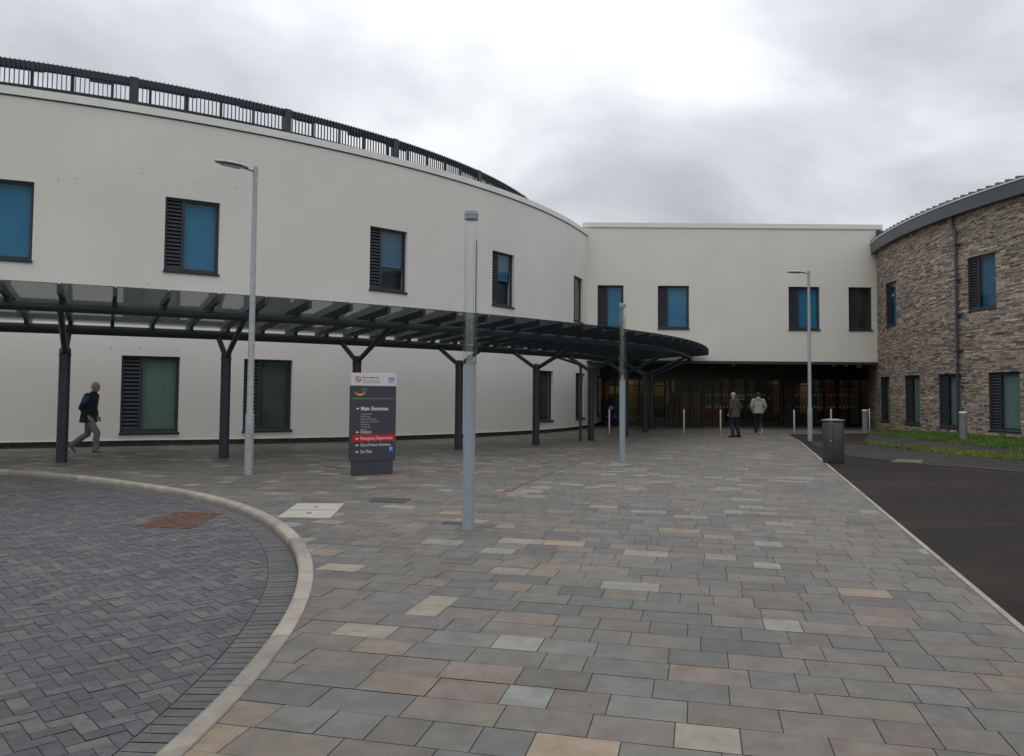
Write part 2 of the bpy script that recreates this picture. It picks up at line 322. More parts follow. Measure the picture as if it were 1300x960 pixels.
# ------------------------------------------------------------------ mesh builder
class MB:
    def __init__(s): s.v = []; s.f = []; s.r = []; s.m = []
    def quad(s, pts, rnd=0.0, mi=0):
        i = len(s.v); s.v += [tuple(p) for p in pts]; s.f.append(tuple(range(i, i + len(pts)))); s.r.append(rnd); s.m.append(mi)
    def hexa(s, p, rnd=0.0, mi=0):
        """p: 8 corners, bottom 0-3 then top 4-7"""
        i = len(s.v); s.v += [tuple(q) for q in p]
        for f in ((3, 2, 1, 0), (4, 5, 6, 7), (0, 1, 5, 4), (1, 2, 6, 5), (2, 3, 7, 6), (3, 0, 4, 7)):
            s.f.append(tuple(i + k for k in f)); s.r.append(rnd); s.m.append(mi)
    def box(s, c, d, rz=0.0, rnd=0.0, mi=0):
        hx, hy, hz = d[0] / 2, d[1] / 2, d[2] / 2; ca, sa = math.cos(rz), math.sin(rz)
        P = []
        for z in (-hz, hz):
            for x_, y_ in ((-hx, -hy), (hx, -hy), (hx, hy), (-hx, hy)):
                P.append((c[0] + x_ * ca - y_ * sa, c[1] + x_ * sa + y_ * ca, c[2] + z))
        s.hexa(P, rnd, mi)
    def mbox(s, M, a0, a1, z0, z1, d0, d1, na=1, rnd=0.0, mi=0):
        """box in wall coordinates: a along, z up, d outward"""
        if na > 1:
            ring_ = lambda b: [M(b, z0, d0), M(b, z0, d1), M(b, z1, d1), M(b, z1, d0)]
            i = len(s.v)
            for k in range(na + 1): s.v += [tuple(q) for q in ring_(a0 + (a1 - a0) * k / na)]
            for k in range(na):
                for j in range(4):
                    s.f.append((i + 4 * k + j, i + 4 * k + (j + 1) % 4, i + 4 * k + 4 + (j + 1) % 4, i + 4 * k + 4 + j)); s.r.append(rnd); s.m.append(mi)
            s.f.append((i, i + 1, i + 2, i + 3)); s.f.append((i + 4 * na + 3, i + 4 * na + 2, i + 4 * na + 1, i + 4 * na)); s.r += [rnd, rnd]; s.m += [mi, mi]
            return
        for k in range(na):
            b0 = a0 + (a1 - a0) * k / na; b1 = a0 + (a1 - a0) * (k + 1) / na
            s.hexa([M(b0, z0, d1), M(b1, z0, d1), M(b1, z0, d0), M(b0, z0, d0), M(b0, z1, d1), M(b1, z1, d1), M(b1, z1, d0), M(b0, z1, d0)], rnd, mi)
    def tube(s, pts, rad, n=12, caps=True, rnd=0.0, mi=0):
        """loft of rings along pts; rad is a number, a list, or a list of (rx, ry)"""
        pts = [Vector(p) for p in pts]; k = len(pts)
        if not isinstance(rad, (list, tuple)): rad = [rad] * k
        base = len(s.v); ref = None
        for i, p in enumerate(pts):
            t = (pts[min(i + 1, k - 1)] - pts[max(i - 1, 0)])
            if t.length < 1e-9: t = Vector((0, 0, 1))
            t.normalize()
            if ref is None: ref = Vector((1, 0, 0)) if abs(t.x) < 0.9 else Vector((0, 1, 0))
            a = (ref - t * ref.dot(t)); a.normalize(); b = t.cross(a); ref = a
            r = rad[i]; rx, ry = (r if isinstance(r, (list, tuple)) else (r, r))
            for j in range(n):
                q = 2 * math.pi * j / n
                s.v.append(tuple(p + a * (rx * math.cos(q)) + b * (ry * math.sin(q))))
        for i in range(k - 1):
            for j in range(n):
                j2 = (j + 1) % n
                s.f.append((base + i * n + j, base + i * n + j2, base + (i + 1) * n + j2, base + (i + 1) * n + j)); s.r.append(rnd); s.m.append(mi)
        if caps:
            s.f.append(tuple(base + j for j in reversed(range(n)))); s.r.append(rnd); s.m.append(mi)
            s.f.append(tuple(base + (k - 1) * n + j for j in range(n))); s.r.append(rnd); s.m.append(mi)
    def ball(s, c, r, nu=14, nv=9, R3=None):
        rx, ry, rz = r if isinstance(r, (tuple, list)) else (r, r, r)
        pts = []; c = Vector(c)
        base = len(s.v)
        for i in range(nv + 1):
            ph = math.pi * i / nv
            for j in range(nu):
                q = 2 * math.pi * j / nu
                p = Vector((rx * math.sin(ph) * math.cos(q), ry * math.sin(ph) * math.sin(q), rz * math.cos(ph)))
                if R3: p = R3 @ p
                s.v.append(tuple(c + p))
        for i in range(nv):
            for j in range(nu):
                j2 = (j + 1) % nu
                s.f.append((base + i * nu + j, base + (i + 1) * nu + j, base + (i + 1) * nu + j2, base + i * nu + j2)); s.r.append(0.0); s.m.append(0)
    def build(s, name, m_, parent=None, smooth=False, bevel=0.0, recalc=True, extra=()):
        off = Vector((0, 0, 0)); 
        if parent is not None:
            q = parent
            while q is not None: off += q.location; q = q.parent
        me = bpy.data.meshes.new(name)
        me.from_pydata([tuple(Vector(p) - off) for p in s.v], [], s.f)
        me.materials.append(MATS[m_] if isinstance(m_, str) else m_)
        for x_ in extra: me.materials.append(MATS[x_])
        if any(s.m): me.polygons.foreach_set('material_index', s.m)
        at = me.attributes.new('rnd', 'FLOAT', 'FACE'); at.data.foreach_set('value', s.r)
        if recalc:
            bm = bmesh.new(); bm.from_mesh(me); bmesh.ops.remove_doubles(bm, verts=bm.verts, dist=1e-6) if smooth else None
            bmesh.ops.recalc_face_normals(bm, faces=bm.faces); bm.to_mesh(me); bm.free()
        if smooth:
            me.polygons.foreach_set('use_smooth', [True] * len(me.polygons))
            me.set_sharp_from_angle(angle=R(42))
        o = bpy.data.objects.new(name, me); COL.objects.link(o)
        if parent is not None: o.parent = parent
        if bevel:
            bv = o.modifiers.new('bevel', 'BEVEL'); bv.width = bevel; bv.segments = 2; bv.limit_method = 'ANGLE'
        return o

def thing(name, label, cat, loc=(0, 0, 0), group=None):
    o = bpy.data.objects.new(name, None); COL.objects.link(o); o.location = loc; o.empty_display_size = 0.3
    o['label'] = label; o['category'] = cat
    if group: o['group'] = group
    return o
def tag(o, label, cat, group=None):
    o['label'] = label; o['category'] = cat
    if group: o['group'] = group
    return o
def struct(o, kind='structure', label=None, cat=None):
    o['kind'] = kind
    if label: o['label'] = label; o['category'] = cat
    return o
def recentre(root, rz):
    root.rotation_euler = (0, 0, rz)

def text(s, size, loc, m_, parent, name='lettering', align='LEFT', bold=0.0, ext=0.002, rx=90, rz=0, width=None):
    cu_ = bpy.data.curves.new('tmp_text', 'FONT'); cu_.body = s; cu_.size = size; cu_.align_x = align; cu_.extrude = ext; cu_.offset = bold
    o = bpy.data.objects.new('tmp_text', cu_); COL.objects.link(o)
    dg = bpy.context.evaluated_depsgraph_get(); dg.update()
    me = bpy.data.meshes.new_from_object(o.evaluated_get(dg)); me.name = name
    bpy.data.objects.remove(o); 
    if width:
        xs = [v.co.x for v in me.vertices]; k = width / (max(xs) - min(xs))
        for v in me.vertices: v.co.x *= k
    me.transform(Matrix.Translation(loc) @ Matrix.Rotation(R(rz), 4, 'Z') @ Matrix.Rotation(R(rx), 4, 'X'))
    me.materials.clear(); me.materials.append(MATS[m_])
    q = bpy.data.objects.new(name, me); COL.objects.link(q); q.parent = parent
    return q

# ------------------------------------------------------------------ wall coordinate maps
def polar(c, r):
    def M(a, z, d=0.0):
        q = R(a); return (c[0] + (r + d) * math.cos(q), c[1] + (r + d) * math.sin(q), z)
    return M
MD = polar(DC, DR)
def MDW(a, z, d=0.0):      # the drum's render stops just above the brick plinth
    p = MD(a, z, d)
    return (p[0], p[1], gz(p[0], p[1]) + 0.152) if z < 0 else p
MS = polar(SCN, SR)
def ML(a, z, d=0.0): return (a, BY - d, z)
def MG(a, z, d=0.0): return (a, GY - d, z)
DEG_D = 1 / (DR * math.pi / 180); DEG_S = 1 / (SR * math.pi / 180)   # degrees per metre

def frange(a, b, st):
    n = max(1, int(round((b - a) / st))); return [a + (b - a) * i / n for i in range(n + 1)]
def holed_wall(mb, M, al, zl, holes, depth=0.16, rnd=0.0):
    al = sorted(set([round(x_, 4) for x_ in al] + [round(h[k], 4) for h in holes for k in (0, 1)]))
    zl = sorted(set([round(x_, 4) for x_ in zl] + [round(h[k], 4) for h in holes for k in (2, 3)]))
    for i in range(len(al) - 1):
        for j in range(len(zl) - 1):
            am = (al[i] + al[i + 1]) / 2; zm = (zl[j] + zl[j + 1]) / 2
            if any(h[0] < am < h[1] and h[2] < zm < h[3] for h in holes): continue
            mb.quad([M(al[i], zl[j]), M(al[i + 1], zl[j]), M(al[i + 1], zl[j + 1]), M(al[i], zl[j + 1])])
def reveals(M, holes, depth, m_, parent):
    for (a0, a1, z0, z1) in holes:
        mb = MB()
        for a in (a0, a1): mb.quad([M(a, z0, 0), M(a, z1, 0), M(a, z1, -depth), M(a, z0, -depth)])
        aa = frange(a0, a1, (a1 - a0) / 3)
        for k in range(3):
            for z in (z0, z1): mb.quad([M(aa[k], z, 0), M(aa[k + 1], z, 0), M(aa[k + 1], z, -depth), M(aa[k], z, -depth)])
        mb.build('window_reveal', m_, parent, recalc=False)

def window(M, a0, a1, z0, z1, parent, dpm, blind='blind_blue', rec=-0.10, split=None, room=False, lw=0.46):
    """frame > sill, louvre, pane, blind.  dpm: wall units per metre"""
    F_ = 0.055 * dpm; W = a1 - a0
    am = a0 + lw * dpm
    sill = 0.10
    mb = MB()
    zb = z0 + sill
    mb.mbox(M, a0, a0 + F_, zb, z1, rec - 0.06, rec)
    mb.mbox(M, a1 - F_, a1, zb, z1, rec - 0.06, rec)
    mb.mbox(M, a0 + F_, a1 - F_, z1 - 0.055, z1, rec - 0.06, rec)
    mb.mbox(M, a0 + F_, a1 - F_, zb, zb + 0.05, rec - 0.06, rec)
    mb.mbox(M, am - F_ * 0.5, am + F_ * 0.5, zb + 0.05, z1 - 0.055, rec - 0.06, rec - 0.004)
    # inner casement beads round the pane
    g = 0.022 * dpm
    mb.mbox(M, am + F_ * 0.5, am + F_ * 0.5 + g, zb + 0.05, z1 - 0.055, rec - 0.05, rec - 0.02)
    mb.mbox(M, a1 - F_ - g, a1 - F_, zb + 0.05, z1 - 0.055, rec - 0.05, rec - 0.02)
    mb.mbox(M, am + F_ * 0.5 + g, a1 - F_ - g, z1 - 0.085, z1 - 0.055, rec - 0.05, rec - 0.02)
    fr = mb.build('window', 'anthracite', parent)
    s = MB()
    s.hexa([M(a0 - 0.02 * dpm, z0 - 0.004, 0.045), M(a1 + 0.02 * dpm, z0 - 0.004, 0.045), M(a1 - 0.001 * dpm, z0 + 0.02, rec), M(a0 + 0.001 * dpm, z0 + 0.02, rec),
            M(a0 - 0.02 * dpm, z0 + 0.05, 0.05), M(a1 + 0.02 * dpm, z0 + 0.05, 0.05), M(a1 - 0.001 * dpm, zb - 0.002, rec), M(a0 + 0.001 * dpm, zb - 0.002, rec)])
    s.build('sill', 'anthracite', fr)
    l = MB()
    zz0, zz1 = zb + 0.05, z1 - 0.055
    n = 18; st = (zz1 - zz0) / n
    for i in range(n):
        z = zz0 + st * i
        p, q = a0 + F_, am - F_ * 0.5
        l.hexa([M(p, z + 0.006, rec - 0.008), M(q, z + 0.006, rec - 0.008), M(q, z + st * 0.75, rec - 0.07), M(p, z + st * 0.75, rec - 0.07),
                M(p, z + 0.034, rec - 0.008), M(q, z + 0.034, rec - 0.008), M(q, z + st * 0.75 + 0.014, rec - 0.07), M(p, z + st * 0.75 + 0.014, rec - 0.07)])
    l.build('louvre', 'louvre', fr)
    k = MB(); k.mbox(M, a0 - F_ * 0.1, am, z0, z1 + 0.01, rec - 0.12, rec - 0.10); k.build('louvre_backing', 'dark_void', fr)
    pn = MB(); pn.quad([M(am + F_ * 0.5, zz0, rec - 0.035), M(a1 - F_, zz0, rec - 0.035), M(a1 - F_, zz1, rec - 0.035), M(am + F_ * 0.5, zz1, rec - 0.035)])
    pn.build('pane', 'window_glass', fr)
    if not room:
        b = MB(); zs_ = z0 + (split or 0.0) * (z1 - z0)
        b.mbox(M, am - F_, a1 + F_ * 0.1, zs_, z1 + 0.01, rec - 0.135, rec - 0.122); bd_ = b.build('blind', blind, fr)
        rl_ = MB(); rl_.mbox(M, am + F_ * 0.6, a1 - F_, zz1 - 0.075, zz1 - 0.03, rec - 0.118, rec - 0.09); rl_.build('blind_rail', 'blind_rail', fr)
        if split:               # blind cut short; dark plate stands in for the panes' dark reflection
            rl_ = MB(); rl_.mbox(M, am + F_ * 0.6, a1 - F_, zs_, zs_ + 0.03, rec - 0.118, rec - 0.095); rl_.build('blind_rail', 'blind_rail', fr)
            b = MB(); b.mbox(M, am - 3 * F_, a1 + 3 * F_, z0 - 0.2, zs_ + 0.1, rec - 0.24, rec - 0.22); b.build('reflection_plate', 'reflection_dark', fr)
    else:
        b = MB()
        D = rec - 2.2
        p, q = am - 0.6 * dpm, a1 + 0.1 * dpm
        zr0, zr1 = zz0 - 0.3, zz1 + 0.02
        b.quad([M(p, zr0, D), M(q, zr0, D), M(q, zr1, D), M(p, zr1, D)])
        b.quad([M(p, zr0, D), M(p, zr1, D), M(p, zr1, rec - 0.13), M(p, zr0, rec - 0.13)])
        b.quad([M(q, zr0, D), M(q, zr1, D), M(q, zr1, rec - 0.13), M(q, zr0, rec - 0.13)])
        b.quad([M(p, zr0, D), M(q, zr0, D), M(q, zr0, rec - 0.13), M(p, zr0, rec - 0.13)])
        b.quad([M(p, zr1, D), M(q, zr1, D), M(q, zr1, rec - 0.13), M(p, zr1, rec - 0.13)])
        b.build('room', 'interior_wall', fr)
    return fr

# ================================================================== GROUND
g = MB(); S = 600; n = 24
for i in range(n):
    for j in range(n):
        x0, x1 = -S + 2 * S * i / n, -S + 2 * S * (i + 1) / n; y0, y1 = -S + 2 * S * j / n, -S + 2 * S * (j + 1) / n
        g.quad([(x0, y0, -0.16), (x1, y0, -0.16), (x1, y1, -0.16), (x0, y1, -0.16)])
struct(g.build('ground', 'grass', recalc=False))
# unseen low terrain ring added so the windows mirror a dark horizon
h = MB(); nh = 72
prof = [(150, -0.2), (190, 6), (250, 16), (330, 24), (430, 20), (560, -1)]
hz = [1 + 0.35 * math.sin(3 * 2 * math.pi * k / nh + 1) + 0.2 * math.sin(7 * 2 * math.pi * k / nh) for k in range(nh)]
for k in range(nh):
    k2 = (k + 1) % nh; q0, q1 = 2 * math.pi * k / nh, 2 * math.pi * (k + 1) / nh
    for (r0, z0), (r1, z1) in zip(prof[:-1], prof[1:]):
        h.quad([(r0 * math.cos(q0), r0 * math.sin(q0), z0 * hz[k]), (r0 * math.cos(q1), r0 * math.sin(q1), z0 * hz[k2]),
                (r1 * math.cos(q1), r1 * math.sin(q1), z1 * hz[k2]), (r1 * math.cos(q0), r1 * math.sin(q0), z1 * hz[k])])
struct(h.build('mirrored_hills', 'grass', smooth=True))

# ---- stone slab paving, every slab real
slab = MB(); bed = MB()
def st2xy(s_, t_): return (s_ * E1[0] + t_ * E2[0], s_ * E1[1] + t_ * E2[1])
RA = R(13.4); F1 = (math.sin(RA), math.cos(RA)); F2 = (math.cos(RA), -math.sin(RA))
def rw(s_, t_): return (s_ * F1[0] + t_ * F2[0], s_ * F1[1] + t_ * F2[1])
def clip_edge(P, lim=TEDGE):
    out_ = []; tv = [p[0] * E2[0] + p[1] * E2[1] - lim for p in P]
    for i in range(len(P)):
        j = (i + 1) % len(P)
        if tv[i] <= 0: out_.append(P[i])
        if (tv[i] <= 0) != (tv[j] <= 0):
            k = tv[i] / (tv[i] - tv[j]); out_.append((P[i][0] + (P[j][0] - P[i][0]) * k, P[i][1] + (P[j][1] - P[i][1]) * k))
    return out_
KMID = KR - 0.05
def push(p):
    d = math.hypot(p[0] - KC[0], p[1] - KC[1])
    if d < KMID:
        k = KMID / max(d, 1e-6); return (KC[0] + (p[0] - KC[0]) * k, KC[1] + (p[1] - KC[1]) * k)
    return p
ROW = 0.29
rs = random.Random(11)
s0 = -4.0; row = 0
while s0 < 52:
    s1 = s0 + ROW
    t_ = TEDGE; far = s0 > 30
    t_ = (5.0 if not far else 18.0) - rs.uniform(0.0, 0.4)
    first = True
    while t_ > -34:
        ln = rs.choice((0.26, 0.31, 0.36, 0.41, 0.46, 0.50)) if not first else rs.uniform(0.2, 0.5)
        first = False
        ta, tb = t_ - ln, t_
        t_ = ta
        c = rw((s0 + s1) / 2, (ta + tb) / 2)
        te_ = c[0] * E2[0] + c[1] * E2[1]
        if te_ > TEDGE + 0.4 and c[1] < 32.3: continue
        if c[1] > 43 or c[1] < -4 or c[0] < -26: continue
        dd = math.hypot(c[0] - DC[0], c[1] - DC[1])
        if dd < DR - 0.8: continue
        if math.hypot(c[0] - SCN[0], c[1] - SCN[1]) < SR - 0.6: continue
        dk = math.hypot(c[0] - KC[0], c[1] - KC[1])
        gap = 0.003
        def ring(i_):
            cs = [(s0 + i_, ta + i_), (s0 + i_, tb - i_), (s1 - i_, tb - i_), (s1 - i_, ta + i_)]
            pts = []
            sub = 5 if dk < KMID + 0.6 else 1
            for k in range(4):
                a, b = cs[k], cs[(k + 1) % 4]
                for q in range(sub):
                    pts.append(rw(a[0] + (b[0] - a[0]) * q / sub, a[1] + (b[1] - a[1]) * q / sub))
            return pts
        if dk < KMID - 0.45: continue
        P = ring(gap); Q = ring(0)
        if dk < KMID + 0.6:
            if all(math.hypot(p[0] - KC[0], p[1] - KC[1]) < KMID for p in P): continue
            P = [push(p) for p in P]; Q = [push(p) for p in Q]
        if abs(te_ - TEDGE) < 0.5 and c[1] < 32.6:
            P = clip_edge(P); Q = clip_edge(Q)
            if len(P) < 3 or len(Q) < 3: continue
        r_ = rs.random()
        tz = rs.uniform(-0.0012, 0.0012); tx, ty = rs.uniform(-0.0012, 0.0012), rs.uniform(-0.0012, 0.0012)
        slab.quad([(p[0], p[1], gz(*p) + tz + tx * (p[0] - c[0]) + ty * (p[1] - c[1])) for p in P[::-1]], r_)
        bed.quad([(p[0], p[1], gz(*p) - 0.006) for p in Q[::-1]])
    s0 = s1; row += 1
for mbx in (slab, bed):   # make sure they face up
    for k, f in enumerate(mbx.f):
        a, b, c = (Vector(mbx.v[f[0]]), Vector(mbx.v[f[len(f) // 3]]), Vector(mbx.v[f[2 * len(f) // 3]]))
        if (b - a).cross(c - a).z < 0: mbx.f[k] = tuple(reversed(f))
struct(slab.build('paving', 'slabs', recalc=False))
struct(bed.build('paving_joint', 'joint', recalc=False))

# diagonal movement joint across the slabs
def strip(mb, p, q, wd, dz, n=12):
    p, q = Vector((*p, 0)), Vector((*q, 0)); d = (q - p).normalized(); nn = Vector((-d.y, d.x, 0)) * wd / 2
    for i in range(n):
        a = p.lerp(q, i / n); b = p.lerp(q, (i + 1) / n)
        mb.quad([(k.x, k.y, gz(k.x, k.y) + dz) for k in (a - nn, b - nn, b + nn, a + nn)][::-1])
mj = MB(); strip(mj, G(649, 622), G(755, 579), 0.016, 0.0045)
struct(mj.build('movement_joint', 'joint', recalc=False))

# ---- the turning circle: lowered herringbone setts, a channel course and a kerb
DROP = 0.075
KI = KR - 0.14; CH = KI - 0.27
def road_z(x_, y_): return gz(x_, y_) - DROP
rb = MB()
nr = 96
for k in range(nr):
    q0, q1 = 2 * math.pi * k / nr, 2 * math.pi * (k + 1) / nr
    for ra, rb_ in ((0.01, 4), (4, 7), (7, 9), (9, 10.2), (10.2, KI + 0.05)):
        P = [(KC[0] + r * math.cos(q), KC[1] + r * math.sin(q)) for r, q in ((ra, q0), (rb_, q0), (rb_, q1), (ra, q1))]
        rb.quad([(p[0], p[1], road_z(*p) - 0.007) for p in P])
struct(rb.build('turning_circle_bed', 'joint', recalc=False))
st = MB(); rs = random.Random(5)
U = 0.095; ang = R(43)
ca, sa = math.cos(ang), math.sin(ang)
def herr(x0, y0, x1, y1):
    i_ = 0.0024
    P = [(x0 * U + i_, y0 * U + i_), (x1 * U - i_, y0 * U + i_), (x1 * U - i_, y1 * U - i_), (x0 * U + i_, y1 * U - i_)]
    W = [(KC[0] + p[0] * ca - p[1] * sa, KC[1] + p[0] * sa + p[1] * ca) for p in P]
    c = ((W[0][0] + W[2][0]) / 2, (W[0][1] + W[2][1]) / 2)
    if c[1] < -3.5: return
    dmin = math.hypot(c[0] - KC[0], c[1] - KC[1])
    if dmin > CH + 0.12: return
    O = W
    if dmin > CH - 0.16:      # cut the blocks along the channel course
        nx, ny = (c[0] - KC[0]) / dmin, (c[1] - KC[1]) / dmin
        dv = [(p[0] - KC[0]) * nx + (p[1] - KC[1]) * ny - (CH - 0.003) for p in W]; O = []
        for i in range(4):
            j = (i + 1) % 4
            if dv[i] <= 0: O.append(W[i])
            if (dv[i] <= 0) != (dv[j] <= 0):
                k = dv[i] / (dv[i] - dv[j]); O.append((W[i][0] + (W[j][0] - W[i][0]) * k, W[i][1] + (W[j][1] - W[i][1]) * k))
        if len(O) < 3: return
    t_ = rs.uniform(-0.0018, 0.0018)
    tx, ty = rs.uniform(-0.006, 0.006), rs.uniform(-0.006, 0.006)
    st.quad([(p[0], p[1], road_z(*p) + t_ + tx * (p[0] - c[0]) + ty * (p[1] - c[1])) for p in O], rs.random() ** 1.2)
nb_ = int(CH / U) + 3
for k in range(-nb_ * 2, nb_ * 2):
    for m4 in range(-nb_, nb_):
        ox, oy = k + 4 * m4, k
        if abs(ox) > nb_ or abs(oy) > nb_: continue
        herr(ox, oy, ox + 2, oy + 1)
        herr(ox + 2, oy - 1, ox + 3, oy + 1)
na = int(2 * math.pi * KI / 0.104)
for k in range(na):
    q0, q1 = 2 * math.pi * k / na, 2 * math.pi * (k + 0.90) / na
    P = [(KC[0] + r * math.cos(q), KC[1] + r * math.sin(q)) for r, q in ((CH + 0.006, q0), (KI - 0.006, q0), (KI - 0.006, q1), (CH + 0.006, q1))]
    if P[0][1] < -3.5: continue
    t_ = rs.uniform(-0.001, 0.001)
    st.quad([(p[0], p[1], road_z(*p) + t_) for p in P], 0.55 + 0.45 * rs.random())
struct(st.build('turning_circle', 'setts', recalc=False))
kb = MB(); nk = int(2 * math.pi * KR / 0.915)
for k in range(nk):
    q0, q1 = 2 * math.pi * k / nk, 2 * math.pi * (k + 0.994) / nk
    r_ = rs.random()
    for j in range(3):
        a, b = q0 + (q1 - q0) * j / 3, q0 + (q1 - q0) * (j + 1) / 3
        def P(r, q, z): x_, y_ = KC[0] + r * math.cos(q), KC[1] + r * math.sin(q); return (x_, y_, gz(x_, y_) + z)
        ring_ = [(KI + 0.012, -DROP - 0.03), (KI + 0.002, -0.03), (KI + 0.012, 0.000), (KI + 0.035, 0.012), (KR - 0.008, 0.012), (KR, 0.006), (KR, -0.05)]
        for (ra, za), (rb_, zb_) in zip(ring_[:-1], ring_[1:]):
            kb.quad([P(ra, a, za), P(rb_, a, zb_), P(rb_, b, zb_), P(ra, b, za)], r_)
        if j in (0, 2):
            q_ = a if j == 0 else b
            kb.quad([P(r, q_, z) for r, z in ring_], r_)
struct(kb.build('kerb', 'kerbstone', recalc=False))

# ---- asphalt, edging strip, block band, grass
def sheet(poly, dz, name, m_, cell=1.0, kind='structure', rnd=None):
    """flat polygon cut into cells that follow the ground"""
    bm = bmesh.new(); vs = [bm.verts.new((p[0], p[1], 0)) for p in poly]; bm.faces.new(vs)
    xs = [p[0] for p in poly]; ys = [p[1] for p in poly]
    x_ = math.floor(min(xs)) + cell
    while x_ < max(xs):
        bmesh.ops.bisect_plane(bm, geom=bm.verts[:] + bm.edges[:] + bm.faces[:], plane_co=(x_, 0, 0), plane_no=(1, 0, 0)); x_ += cell
    y_ = math.floor(min(ys)) + cell
    while y_ < max(ys):
        bmesh.ops.bisect_plane(bm, geom=bm.verts[:] + bm.edges[:] + bm.faces[:], plane_co=(0, y_, 0), plane_no=(0, 1, 0)); y_ += cell
    for v in bm.verts: v.co.z = gz(v.co.x, v.co.y) + dz
    for f in bm.faces:
        f.normal_update()
        if f.normal.z < 0: f.normal_flip()
    me = bpy.data.meshes.new(name); bm.to_mesh(me); bm.free(); me.materials.append(MATS[m_])
    o = bpy.data.objects.new(name, me); COL.objects.link(o); o['kind'] = kind
    return o
te = TEDGE + 0.052
def edge_at(y_, t_): # x on the line t=t_ at given y
    s_ = (y_ - t_ * E2[1]) / E1[1]; return s_ * E1[0] + t_ * E2[0]
sheet([(edge_at(-6, te), -6), (30, -6), (30, 32.45), (edge_at(32.45, te), 32.45)], 0.008, 'asphalt_road', 'asphalt', 1.0)
es = MB(); s_ = -5.0
rs = random.Random(3)
while s_ < 33.2:
    s2 = s_ + 0.9
    for k in range(1):
        P = [st2xy(s_ + 0.004, TEDGE + 0.002), st2xy(s_ + 0.004, TEDGE + 0.050), st2xy(s2 - 0.004, TEDGE + 0.050), st2xy(s2 - 0.004, TEDGE + 0.002)]
        b = [(p[0], p[1], gz(*p) - 0.02) for p in P]; tp = [(p[0], p[1], gz(*p) + 0.010) for p in P]
        if P[2][1] < 32.6: es.hexa(b + tp, rs.random())
    s_ = s2
struct(es.build('edging', 'kerbstone'))
# band of small blocks between the asphalt and the verge
bp = [G(1003, 552.6), G(1094, 552.6), G(1106, 564), G(1137, 569.0), G(1175, 573.5), G(1212, 577.4), G(1300, 586.0), (14.2, 17.0), (13.0, 14.0), G(1300, 600), G(1229, 594), G(1195, 592), G(1130, 586), G(1070, 580), G(1026, 566)]
sheet([bp[k] for k in range(len(bp))], 0.013, 'block_paving_bed', 'asphalt', 1.0)
blk = MB(); rs = random.Random(9)
def inside(p, poly):
    c = False; n_ = len(poly)
    for i in range(n_):
        a, b = poly[i], poly[(i + 1) % n_]
        if (a[1] > p[1]) != (b[1] > p[1]) and p[0] < (b[0] - a[0]) * (p[1] - a[1]) / (b[1] - a[1]) + a[0]: c = not c
    return c
bp2 = [G(1020, 561), G(1095, 561)] + bp[2:]
sI = 10.0; rI = 0
while sI < 36:
    tI = TEDGE + 0.12 + (rI % 2) * 0.1
    while tI < 16:
        P = [st2xy(sI + .004, tI + .004), st2xy(sI + .004, tI + .196), st2xy(sI + .096, tI + .196), st2xy(sI + .096, tI + .004)]
        if all(inside(p, bp2) for p in P):
            z_ = rs.uniform(0.0, 0.002); blk.quad([(p[0], p[1], gz(*p) + 0.018 + z_) for p in P][::-1], rs.random())
        tI += 0.2
    sI += 0.1; rI += 1
for k, f in enumerate(blk.f):
    a, b, c = (Vector(blk.v[i]) for i in f[:3])
    if (b - a).cross(c - a).z < 0: blk.f[k] = tuple(reversed(f))
struct(blk.build('block_paving', 'blockwork', recalc=False))
ed = MB()
strip(ed, G(1140, 587.2), G(1195, 592), 0.06, 0.024, 6); strip(ed, G(1195, 592), G(1229, 594), 0.06, 0.024, 4); strip(ed, G(1229, 594), G(1300, 600), 0.06, 0.024, 6)
struct(ed.build('edging_line', 'edging', recalc=False))

g1o = [G(1104, 552.5), G(1156, 557.1), G(1212.5, 562.8), G(1300, 571.8), (16.6, 20.5), (18.2, 16.0)]
wall_foot = [MS(a, 0, -0.1)[:2] for a in (215, 205, 198, 192, 187, 182, 177, 172, 167, 166.0)]
verge_a = g1o + wall_foot
g2a = [G(1096, 561.6), G(1156, 566), G(1212, 571.2), G(1300, 578.3), (15.6, 19.0), (17.0, 14.5)]
g2b = [(15.0, 13.2), (14.2, 17.0), G(1300, 586.6), G(1212.5, 577.8), G(1175, 574), G(1137.5, 569.3), G(1106, 564.6)]
verge_b = g2a + g2b
pathp = g1o + g2a[::-1]
sheet(pathp, 0.017, 'path', 'path_asphalt', 1.0)
sheet(verge_a, 0.022, 'soil', 'soil', 1.0); sheet(verge_b, 0.023, 'soil', 'soil', 1.0)
def blades(poly, n_, name, lab, leaf='grass_leaf', hs=1.0):
    rs = random.Random(len(poly)); mb = MB()
    xs = [p[0] for p in poly]; ys = [p[1] for p in poly]; c = 0
    while c < n_:
        x_, y_ = rs.uniform(min(xs), max(xs)), rs.uniform(min(ys), max(ys))
        if not inside((x_, y_), poly): continue
        c += 1
        z_ = gz(x_, y_) + 0.02; hh = hs * rs.uniform(0.035, 0.085) * (1.4 if rs.random() < 0.05 else 1); q = rs.uniform(0, math.pi); wd = rs.uniform(0.012, 0.026)
        lx, ly = rs.uniform(-0.03, 0.03), rs.uniform(-0.03, 0.03)
        mb.quad([(x_ - wd * math.cos(q), y_ - wd * math.sin(q), z_), (x_ + wd * math.cos(q), y_ + wd * math.sin(q), z_), (x_ + lx, y_ + ly, z_ + hh)], rs.random())
    o = mb.build(name, leaf, recalc=False); o['kind'] = 'stuff'; o['label'] = lab; o['category'] = 'grass'
palette_mat('grass_leaf', [(0.0, (0.030, 0.085, 0.012)), (0.6, (0.070, 0.165, 0.016)), (0.93, (0.13, 0.21, 0.03)), (1.0, (0.20, 0.18, 0.06))], rough=0.7, noise=0.2, nscale=1.5, bump=0.0, big=0.25)
